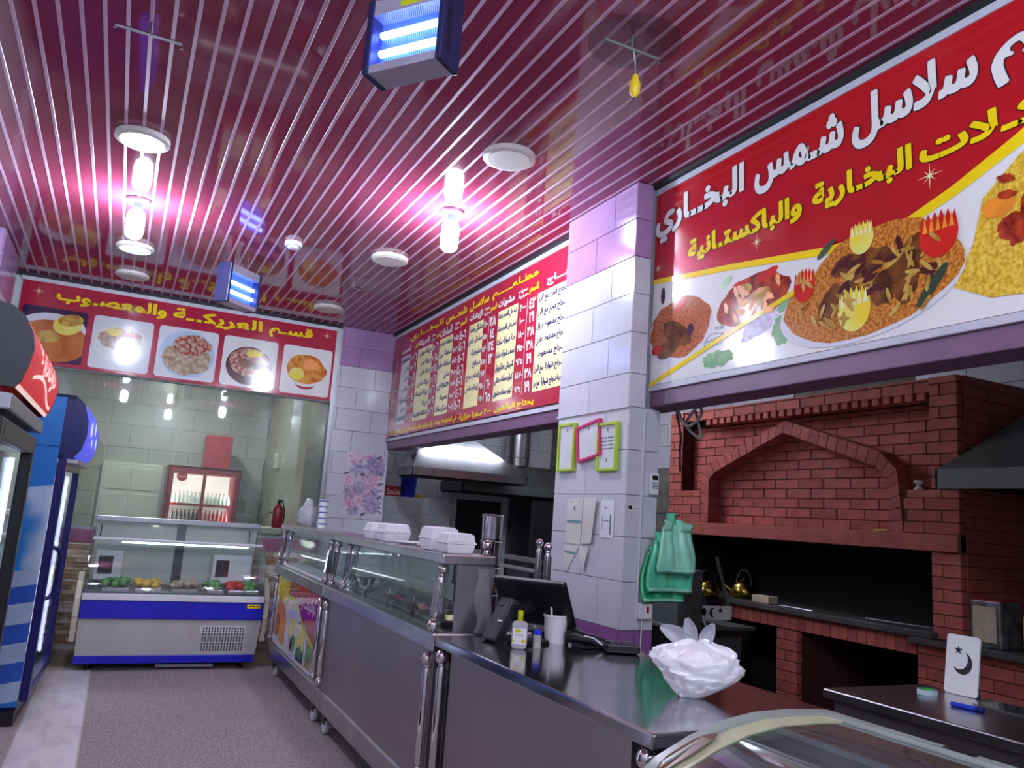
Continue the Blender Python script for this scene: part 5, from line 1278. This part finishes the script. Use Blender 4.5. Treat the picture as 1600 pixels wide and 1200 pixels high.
# ================================================================== things on the counters
def lump(c,r,seed,n=20,amp=.16,fr=4.):
    v=[];f=[]; nu,nv=n,n//2
    for j in range(nv+1):
        th=math.pi*j/nv
        for i in range(nu):
            ph=2*math.pi*i/nu; d=Vector((math.sin(th)*math.cos(ph),math.sin(th)*math.sin(ph),math.cos(th)))
            q=1+amp*noise.noise(d*fr*.5+Vector((seed,0,0)))+amp*.6*noise.noise(d*fr+Vector((0,seed,0)))
            v.append((c[0]+r[0]*d.x*q,c[1]+r[1]*d.y*q,c[2]+r[2]*d.z*q))
    for j in range(nv):
        for i in range(nu): f.append((j*nu+i,(j+1)*nu+i,(j+1)*nu+(i+1)%nu,j*nu+(i+1)%nu))
    return v,f
# white knotted bag
BG=thing('plastic_bag','white knotted plastic bag of bread on near steel counter','bag',(1.84,2.27,.953))
cx,cy=1.835,2.27; BS=.75
dx=Vector((.80,-.60,0)); dy=Vector((.60,.80,0))   # long axis across the view
def bagfn():
    v=[];f=[]; nu,nv=64,36
    for j in range(nv+1):
        t=j/nv; z=.235*t
        for i in range(nu):
            ph=2*math.pi*i/nu; ca,sa=math.cos(ph),math.sin(ph)
            # outline: narrow foot, pointed left shoulder, round right side
            L=.045+.155*min(1,(t*1.5))**.9 if t<.66 else .20*(1-((t-.66)/.34)**2*.93)
            Rr=.06+.165*math.sin(min(1,t*1.9)*math.pi*.5) if t<.5 else .225*(1-((t-.5)/.5)**2.6*.90)
            a=(Rr*ca if ca>0 else L*ca); b=.115*(math.sin(min(1,.25+t*1.2)*math.pi*.5) if t<.6 else (1-((t-.6)/.4)**2*.93))*sa
            p=Vector((cx,cy,.954+z))+dx*(a+.03*t)+dy*b
            d=Vector((ca*2,sa*2,z*14)); q=.022*noise.noise(d*1.6)+.016*noise.noise(d*4+Vector((3,1,2)))+.007*noise.noise(d*9)
            p+=dx*ca*q+dy*sa*q+Vector((0,0,q*.6*(t>.02)))
            v.append(tuple(p))
    for j in range(nv):
        for i in range(nu): f.append((j*nu+i,j*nu+(i+1)%nu,(j+1)*nu+(i+1)%nu,(j+1)*nu+i))
    f.append(tuple(reversed(range(nu)))); f.append(tuple(range(nv*nu,(nv+1)*nu)))
    return [bsc(p) for p in v],f
def bsc(p): return (cx+(p[0]-cx)*BS,cy+(p[1]-cy)*BS,.954+(p[2]-.954)*BS*1.05)
MB().add(*bagfn()).build('bag','bag_white',BG,smooth=80)
def ear(base,tip,wd,name='ear'):
    b=Vector(base);t=Vector(tip); ax=t-b; sd=ax.cross(dy).normalized()
    m=MB().grid(lambda u,w: bsc(b+ax*w+sd*(u-.5)*wd*math.sin(math.pi*min(1,.12+w*.80))*1.0+dy*(.02*math.sin(math.pi*u)+.006*math.sin(9*w+4*u))),6,8)
    m.build(name,'bag_film',BG,smooth=80,solid=.002)
K0=Vector((cx,cy,.954+.225))+dx*.03
ear(K0-Vector((0,0,.01)),K0+dx*-.165+Vector((0,0,.055)),.075); ear(K0-Vector((0,0,.02))+dx*-.01,K0+dx*-.045+Vector((0,0,.10)),.065); ear(K0-Vector((0,0,.02))+dx*.02,K0+dx*.075+Vector((0,0,.085)),.062)
# sanitizer bottle, vial, basket, card reader, calculator
T=thing('sanitizer_bottle','clear hand-gel bottle with yellow cap and label on near counter','bottle',(1.655,3.20,.953))
mx=rot3(0,0,-25)
def flatbottle(w_,d_,h_,c,mt,nm,T,z0=0.):
    m=MB().prism(rrect(-w_/2,w_/2,z0,h_,.018),lambda u,v,d=0.: tuple(Vector(c)+mx@Vector((u,d,v))),-d_/2,d_/2); return m.build(nm,mt,T,bev=.006)
flatbottle(.068,.036,.118,(1.655,3.20,.9535),'bag_film','bottle',T)
MB().lathe([(.012,.118),(.012,.125),(.0125,.126),(.0125,.162)],(1.655,3.20,.9535),14).build('cap','lime_print',T,smooth=40)
m=MB().prism([(-.030,.022),(.030,.022),(.030,.088),(-.030,.088)],lambda u,v,d=0.: tuple(Vector((1.655,3.20,.9535))+mx@Vector((u,d,v))),-.0195,-.0188); lbx=m.build('label','white_print',T)
fl_=lambda u,v,d=0.: tuple(Vector((1.655,3.20,.9535))+mx@Vector((u,-.0198-d,v)))
for e_ in((-.008,.078,.014,.008),(.018,.034,.010,.008),(-.026,.036,.004,.008)): MB().flat(ell(*e_,12),fl_,.0).build('label_print','lime_print',lbx)
MB().flat([(-.02,.058),(.018,.058),(.018,.062),(-.02,.062)],fl_,0).build('label_print','grey_print',lbx)
T=thing('vial','small vial with blue cap beside the gel bottle','bottle',(1.745,3.20,.953))
MB().lathe([(.017,0),(.018,.003),(.018,.058),(.016,.06)],(1.745,3.20,.9535),14).build('tube','bag_film',T,smooth=40); MB().lathe([(.015,.002),(.0155,.035)],(1.745,3.20,.9535),12).build('liquid','liquid',T,smooth=40); MB().lathe([(.0185,.06),(.0185,.080)],(1.745,3.20,.9535),14).build('cap','bucket_blue',T,smooth=40)
T=thing('pen_bucket','white plastic tub holding scoops beside the black till','tub',(1.925,3.36,.953))
MB().lathe([(.048,0),(.056,.115),(.060,.117),(.060,.128),(.054,.128),(.048,.006)],(1.925,3.36,.9535),20,cap=False).build('tub','white_plastic',T,smooth=40); MB().lathe([(.046,.002),(.047,.004)],(1.925,3.36,.9535),16).build('bottom','white_plastic',T)
MB().obox((1.93,3.38,1.12),(.05,.012,.09),rot3(10,10,-20)).build('scoop','bag_film',T,bev=.01); MB().tube([(1.90,3.35,1.0),(1.885,3.34,1.13)],.005,6).build('stick','white_plastic',T); MB().tube([(1.94,3.34,1.0),(1.965,3.33,1.12)],.005,6).build('stick','white_plastic',T)
MB().obox((1.998,3.37,1.006),(.012,.06,.10),rot3(0,8,-20)).build('folder','black_plastic',T)
T=thing('card_reader','black card terminal with white cable lying by the pillar','card reader',(2.04,3.22,.953))
MB().tube([(1.955,3.30,.99),(1.985,3.27,1.0),(2.02,3.24,.99),(2.06,3.20,.982),(2.10,3.17,.974)],[.028,.034,.026,.024,.022],10).build('body','black_plastic',T,smooth=60); MB().obox((2.035,3.23,1.008),(.07,.03,.008),rot3(0,8,-40)).build('keypad','dark_plastic',T)
MB().tube([(2.0,3.22,1.005),(2.03,3.19,1.0),(2.06,3.165,.975),(2.09,3.12,.962)],.004,6).build('cable','white_plastic',T,smooth=50); MB().box(1.965,2.09,3.18,3.28,.9535,.965).build('foot','black_plastic',T,bev=.004)
T=thing('calculator','black desk calculator in front of the pillar on near counter','calculator',(2.12,3.08,.953))
MB().obox((2.115,3.09,.972),(.15,.10,.034),rot3(-4,0,-20)).build('body','black_plastic',T,bev=.006); MB().obox((2.12,3.125,.995),(.12,.025,.006),rot3(-4,0,-20)).build('display','glass_freezer',T)
for i in range(5):
    for j in range(3): MB().obox(tuple(Vector((2.113,3.075,.992))+rot3(0,0,-20)@Vector((-.05+.025*i,-.025+.018*j,0.))),(.017,.012,.006),rot3(-4,0,-20)).build('key','dark_plastic',T)
# till seen from behind
T=thing('till','black touch-screen till seen from behind on near counter','till',(1.75,3.42,.953))
MB().prism(rrect(-.13,.13,-.10,.10,.04),lambda u,v,d=0.:(1.75+u,3.40+v,.9535+d),0,.014).build('base','black_plastic',T)
q=rot3(0,28,8)
MB().obox((1.665,3.41,1.045),(.055,.10,.21),q).build('stand','dark_plastic',T,bev=.008)
MB().obox((1.632,3.36,1.05),(.004,.03,.008),q).build('badge','white_print',T)
MB().obox((1.835,3.415,1.13),(.030,.37,.27),rot3(0,-38,38)).build('screen','black_plastic',T,bev=.008)
MB().obox((1.75,3.42,1.10),(.16,.09,.06),rot3(0,-10,20)).build('hinge','black_plastic',T,bev=.01)
MB().box(1.90,2.06,3.46,3.55,.9535,.99).build('drawer','black_plastic',T,bev=.004)
# takeaway foam boxes and plates on the shelf
ZS=1.321
def foam_box(x,y,z,w_,d_,h_,label,flip=False):
    T=thing('takeaway_box',label,'food box',(x,y,z),'white foam takeaway boxes')
    hb=h_*.48
    def tap(z0,z1,s0,s1): return MB().hull8([(x-w_/2*s0,y-d_/2*s0,z0),(x+w_/2*s0,y-d_/2*s0,z0),(x+w_/2*s0,y+d_/2*s0,z0),(x-w_/2*s0,y+d_/2*s0,z0)],[(x-w_/2*s1,y-d_/2*s1,z1),(x+w_/2*s1,y-d_/2*s1,z1),(x+w_/2*s1,y+d_/2*s1,z1),(x-w_/2*s1,y+d_/2*s1,z1)])
    tap(z,z+hb,.82,.97).build('base','foam',T,bev=.008); MB().box(x-w_/2,x+w_/2,y-d_/2,y+d_/2,z+hb,z+hb+.008).build('rim','foam',T,bev=.002)
    tap(z+hb+.008,z+h_,.95,.76).build('lid','foam',T,bev=.008)
    m=MB()
    for k in range(9):
        u=-.4+.1*k
        for s in(-1,1): m.obox((x+s*w_*.43,y+u*d_,z+h_*.74),(.006,.006,h_*.4),rot3(0,-s*14,0)); m.obox((x+u*w_,y+s*d_*.43,z+h_*.74),(.006,.006,h_*.4),rot3(s*14,0,0))
    m.build('rib','foam',T)
foam_box(1.55,5.06,ZS,.17,.17,.105,'white foam takeaway box farthest along the counter shelf')
foam_box(1.56,4.80,ZS,.18,.18,.11,'white foam takeaway box beside the farthest one on shelf')
foam_box(1.55,3.99,ZS,.17,.19,.12,'tall white foam box behind the nearest one on shelf')
foam_box(1.545,3.74,ZS,.16,.16,.10,'white foam takeaway box nearest the shelf end')
foam_box(1.65,3.90,ZS,.10,.10,.08,'small foam box tucked right of the tall box')
def plate(x,y,z,r,label):
    T=thing('plate',label,'plate',(x,y,z),'white plates on the shelf')
    MB().lathe([(r*.6,0),(r*.62,.003),(r,.014),(r*.98,.017),(r*.6,.006)],(x,y,z),24).build('dish','white_plastic',T,smooth=50); MB().lathe([(r*.5,.0055),(r*.5,.007)],(x,y,z),20).build('well','white_plastic',T)
plate(1.58,4.52,ZS,.10,'white plate lying right of the far foam boxes'); plate(1.60,4.20,ZS,.09,'white plate lying left of the tall foam box')
o=MB();p=MB(); p.ball((1.665,3.625,1.375),.024,14); p.lathe([(.012,0),(.02,.012),(.012,.03)],(1.665,3.625,1.32),12); p.build('finial','chrome',Bc,smooth=60)
posts(Sd,[(2.19,4.06,.953,1.41,0,.016),(2.205,3.98,.953,1.395,0,.018)])
for k in range(4):
    z=.969+.14*k
    T=thing('steel_canister',['bottom steel canister of the stack behind the foam boxes','second steel canister of the stack behind foam boxes','third steel canister of the stack behind foam boxes','top steel canister of the stack behind foam boxes'][k],'canister',(1.86,4.0,z),'stacked steel canisters')
    MB().lathe([(.048,0),(.055,.006),(.058,.125),(.060,.132),(.060,.139)],(1.86,4.0,z),18).build('can','steel_top',T,smooth=40); MB().lathe([(.0605,.128),(.063,.131),(.0605,.134)],(1.86,4.0,z),18).build('rim','chrome',T,smooth=40)
T=thing('bowl','polished steel bowl inside the middle glass showcase','bowl',(1.57,4.95+.4,.969)); MB().lathe([(.035,0),(.06,.03),(.075,.08),(.08,.085),(.07,.08),(.05,.03)],(1.57,5.36,.969),20).build('bowl','chrome',T,smooth=50); MB().lathe([(.04,-.001),(.04,.004)],(1.57,5.36,.9695),16).build('foot','chrome',T)
# cups and clear bag on the far counter
for k in range(5):
    z=1.3205+.05*k
    T=thing('cup',['bottom white cup with blue print of the far stack','second lowest cup of the blue-printed stack','middle cup of the blue-printed stack','second highest cup of the blue-printed stack','top cup of the blue-printed stack on far counter'][k],'cup',(1.665,7.15,z),'stacked cups on the far counter')
    MB().lathe([(.036,0),(.044,.040),(.048,.042),(.048,.048)],(1.655,7.15,z),16).build('cup','white_plastic',T,smooth=40); MB().lathe([(.0435,.030),(.0455,.038)],(1.655,7.15,z),16,cap=False).build('print','stripe_blue',T,smooth=40)
T=thing('clear_bag','crumpled clear plastic bag behind the cup stack','bag',(1.60,7.45,1.32)); MB().add(*lump((1.59,7.45,1.415),(.095,.13,.10),2.,20,.35,5)).build('bag','bag_film',T,smooth=80); MB().add(*lump((1.60,7.48,1.51),(.05,.06,.05),5.,14,.4,5)).build('knot','bag_film',T,smooth=80)

# ================================================================== things on the pillar
def frame(y0,y1,z0,z1,mt,label,tilt=0,lines=False):
    T=thing('picture_frame',label,'frame',(2.55,(y0+y1)/2,z0),'certificate frames on the pillar')
    yc,zc=(y0+y1)/2,(z0+z1)/2; w_,h_=abs(y1-y0),z1-z0; c_,s_=math.cos(R(tilt)),math.sin(R(tilt))
    fr=lambda u,v,d=0.:(2.5535-d,yc-(u*c_-v*s_),zc+u*s_+v*c_)
    W2,H2=w_/2,h_/2; t=.014
    m=MB()
    for a,b,c,d in((-W2,W2,H2-t,H2),(-W2,W2,-H2,-H2+t),(-W2,-W2+t,-H2+t,H2-t),(W2-t,W2,-H2+t,H2-t)): m.prism([(a,c),(b,c),(b,d),(a,d)],fr,0,.024)
    m.build('border',mt,T); MB().prism([(-W2+t,-H2+t),(W2-t,-H2+t),(W2-t,H2-t),(-W2+t,H2-t)],fr,.004,.012).build('paper','paper',T)
    m=MB(); m.flat(ell(0,H2*.72,.008,.012,10),fr,.0128); m.flat(ell(0,-H2*.12,.004,.004,8),fr,.0128)
    if lines:
        for k in range(4):
            for s in(-1,1): m.flat([(s*.035-.03,.05-.022*k),(s*.035+.03,.05-.022*k),(s*.035+.03,.058-.022*k),(s*.035-.03,.058-.022*k)],fr,.0128)
        m.flat(ell(0,-H2*.55,.008,.014,10),fr,.0128)
    m.build('print','grey_print',T)
    MB().flat([(-W2+t,-H2+t),(W2-t,-H2+t),(W2-t,H2-t),(-W2+t,H2-t)],fr,.0145).build('pane','glass_thin',T)
frame(4.53,4.325,1.835,2.14,'lime_frame','lime green framed certificate at left on the pillar')
frame(4.29,4.02,1.90,2.125,'pink_frame','tilted pink framed certificate between the two green ones',9)
frame(4.055,3.845,1.825,2.11,'lime_frame','lime green framed certificate with dark lines at right on pillar',0,True)
def sheet(pts,label,marks=(),mt='paper_old',curl=.0):
    T=thing('paper_notice',label,'notice',(2.552,pts[0][0],pts[0][1]),'notices taped to the pillar')
    fr=lambda u,v,d=0.:(2.5535-d,u,v)
    n=len(pts); m=MB(); m.add([(2.5535-.0015-curl*(i in(2,3)),y,z) for i,(y,z) in enumerate(pts)],[tuple(range(n))]); m.build('sheet',mt,T,solid=.001)
    m2=MB()
    for y0,y1,z0,z1 in marks: m2.flat([(y0,z0),(y1,z0),(y1,z1),(y0,z1)],fr,.0035)
    if marks: m2.build('print','grey_print',T)
    return T
s1=sheet([(4.395,1.66),(4.395,1.39),(4.215,1.385),(4.205,1.665)],'white receipt notice with green bar at left below frames',[(4.37,4.33,1.64,1.645),(4.31,4.29,1.59,1.615),(4.25,4.235,1.64,1.645)])
MB().flat([(4.385,1.515),(4.22,1.515),(4.22,1.53),(4.385,1.53)],lambda u,v,d=0.:(2.5535-d,u,v),.004).build('bar','teal_print',s1)
sheet([(4.20,1.665),(4.205,1.39),(4.075,1.40),(4.035,1.67)],'white curled notice in the middle below frames',[(4.18,4.15,1.645,1.65),(4.12,4.10,1.59,1.615)],curl=.012)
s3=sheet([(4.41,1.375),(4.405,1.235),(4.35,1.225),(4.235,1.36),(4.235,1.375)],'torn lower strip with green bar under the left notice')
MB().flat([(4.39,1.33),(4.27,1.325),(4.27,1.337),(4.39,1.342)],lambda u,v,d=0.:(2.5535-d,u,v),.004).build('bar','teal_print',s3)
sheet([(4.225,1.38),(4.22,1.30),(4.15,1.235),(4.10,1.375)],'torn pointed strip under the middle notice',curl=.010)
sheet([(4.005,1.66),(4.005,1.44),(3.86,1.44),(3.86,1.66)],'printed notice with two standing figures at right below frames',[(3.98,3.975,1.48,1.57),(3.90,3.885,1.46,1.575),(3.965,3.91,1.535,1.54),(3.96,3.93,1.61,1.615)],'paper')
st=MB().prism([(2.575,1.60),(2.65,1.60),(2.65,1.64),(2.575,1.64)],lambda u,v,d=0.:(u,3.7585-d,v),0,.001).build('sticker','paper_old',base=(2.61,3.758,1.60)); tag(st,'small printed sticker on the pillar corner','sticker')
m=MB(); m.flat(ell(.015,.02,.013,.012,12),FY(3.757,2.575,1.60),0); m.text('العمري',FY(3.757,2.575,1.60),.03,.07,.008,.02,0,.02); m.build('print','black_print',st)
T=thing('remote_control','white air-conditioner remote hung on the pillar','remote',(2.735,3.75,1.70))
MB().box(2.708,2.766,3.735,3.758,1.70,1.825).build('body','white_plastic',T,bev=.006); MB().box(2.718,2.756,3.733,3.736,1.785,1.81).build('screen','black_print',T)
for i in range(3):
    for j in range(3): MB().box(2.717+.014*i,2.726+.014*i,3.733,3.736,1.735+.014*j,1.744+.014*j).build('button','grey_print',T)
T=thing('switch_box','white switch box with red rocker under the green bags','switch',(2.70,3.75,1.02))
MB().box(2.655,2.745,3.725,3.758,1.015,1.10).build('box','white_plastic',T,bev=.006); MB().box(2.705,2.72,3.721,3.726,1.05,1.085).build('rocker','red_plastic',T); MB().tube([(2.69,3.745,1.015),(2.688,3.745,.90),(2.685,3.745,.70)],.005,6).build('cable','paper_old',T)
# green carrier bags on a hook
def tbag(x0,x1,z0,z1,d,mt,label,sd):
    T=thing('carrier_bag',label,'bag',((x0+x1)/2,3.74-d,z0),'green carrier bags on the hook')
    w_=x1-x0; h_=z1-z0; pts=[]
    ol=[(0.0,0.02),(.5,-.015),(1.0,.0),(1.03,.30),(.97,.62),(.95,.78),(1.02,.86),(.88,.97),(.72,.90),(.58,.70),(.50,.60),(.42,.70),(.36,.92),(.20,1.0),(.08,.88),(.10,.74),(.02,.55),(-.03,.25)]
    n=len(ol)
    rnd=random.Random(sd)
    fr=lambda u,v,dd=0.:(x0+u*w_,3.738-d-dd-.012*math.sin(u*5+sd)*(1-v)-.01*math.sin(v*6+sd*2),z0+v*h_)
    def gridfn(a,b):
        u=a*1.04-.02; v=b; 
        return fr(u,v,.012*math.sin(14*a+3*b+sd)+.006*math.sin(31*a+sd))
    # dense silhouette fill: rows clipped by the outline half-width
    rowsv=[];nr=20
    prof_=[(0,-.0,1.0),(.1,-.03,1.02),(.3,-.02,1.02),(.55,.03,.98),(.70,.08,.95),(.80,.10,.98),(.88,.14,.94),(.95,.22,.86),(1.0,.34,.66)]
    def wid(t):
        for i in range(len(prof_)-1):
            if prof_[i][0]<=t<=prof_[i+1][0]:
                k=(t-prof_[i][0])/(prof_[i+1][0]-prof_[i][0]); return prof_[i][1]+k*(prof_[i+1][1]-prof_[i][1]),prof_[i][2]+k*(prof_[i+1][2]-prof_[i][2])
    m=MB().grid(lambda a,b:(lambda lr: fr(lr[0]+a*(lr[1]-lr[0]),b,.007*math.sin(13*a+3*b+sd)+.004*math.sin(29*a+5*b+sd)))(wid(b)),18,18)
    m.build('film',mt,T,smooth=80,solid=.018)
    for s,u0,u1 in((-1,.12,.34),(1,.62,.90)):
        m=MB().grid(lambda a,b:fr(u0+a*(u1-u0)+.05*s*b,.80+.26*b-.12*b*b*(1 if s>0 else .6),.016+.012*math.sin(3*b)),5,6); m.build('handle_loop',mt,T,smooth=80,solid=.006)
    m=MB().grid(lambda a,b:fr(a,.02+.05*b,.016+.006*math.sin(b*3.14)+.004*math.sin(17*a)),14,3); m.build('hem','bag_green_pale',T,smooth=80,solid=.004)
tbag(2.665,2.95,1.108,1.42,.005,'bag_green_dark','dark green carrier bag lowest of the hanging bunch',1)
tbag(2.68,2.975,1.165,1.50,.05,'bag_green','mid green carrier bag in middle of the hanging bunch',2)
tbag(2.715,2.945,1.275,1.565,.095,'bag_green_pale','pale green carrier bag in front of the hanging bunch',3)
T=thing('bag_hook','metal hook at the pillar edge holding green bags','hook',(2.79,3.72,1.55)); MB().tube([(2.772,3.77,1.60),(2.80,3.70,1.60),(2.81,3.62,1.585),(2.81,3.60,1.60)],.005,6).build('hook','steel_dark',T); MB().lathe([(.03,0),(.026,.05),(.03,.06)],(2.80,3.66,1.545),10).build('bundle_neck','bag_green',T,smooth=50)
# loose cables under the beam by the pillar and in the far opening
mat('cable_grey',(150,146,140),.6); mat('cable_black',(24,24,26),.6)
for k,(lb,pts,r,mt) in enumerate((('tangle of grey cable hanging under the beam by the pillar',[(2.85,3.70,2.20),(2.86,3.62,2.10),(2.90,3.55,2.16),(2.92,3.60,2.22),(2.90,3.68,2.12),(2.93,3.58,2.04),(2.95,3.66,2.20)],.009,'cable_grey'),('black cable dangling behind the pillar edge',[(2.86,3.72,2.20),(2.88,3.70,2.05),(2.90,3.73,1.98),(2.88,3.70,1.93),(2.90,3.72,1.85)],.007,'cable_black'),('black cable dangling in the far opening beside pillar',[(2.86,4.66,2.20),(2.86,4.72,2.10),(2.88,4.68,2.04),(2.90,4.74,1.98),(2.92,4.84,1.93)],.008,'cable_black'))):
    tag(MB().tube(smooth(pts),r,6).build('cable',mt,smooth=60),lb,'cable','loose cables')
for o in bpy.data.objects:
    if '_b' in o: del o['_b']
bpy.data.objects.remove(_to)
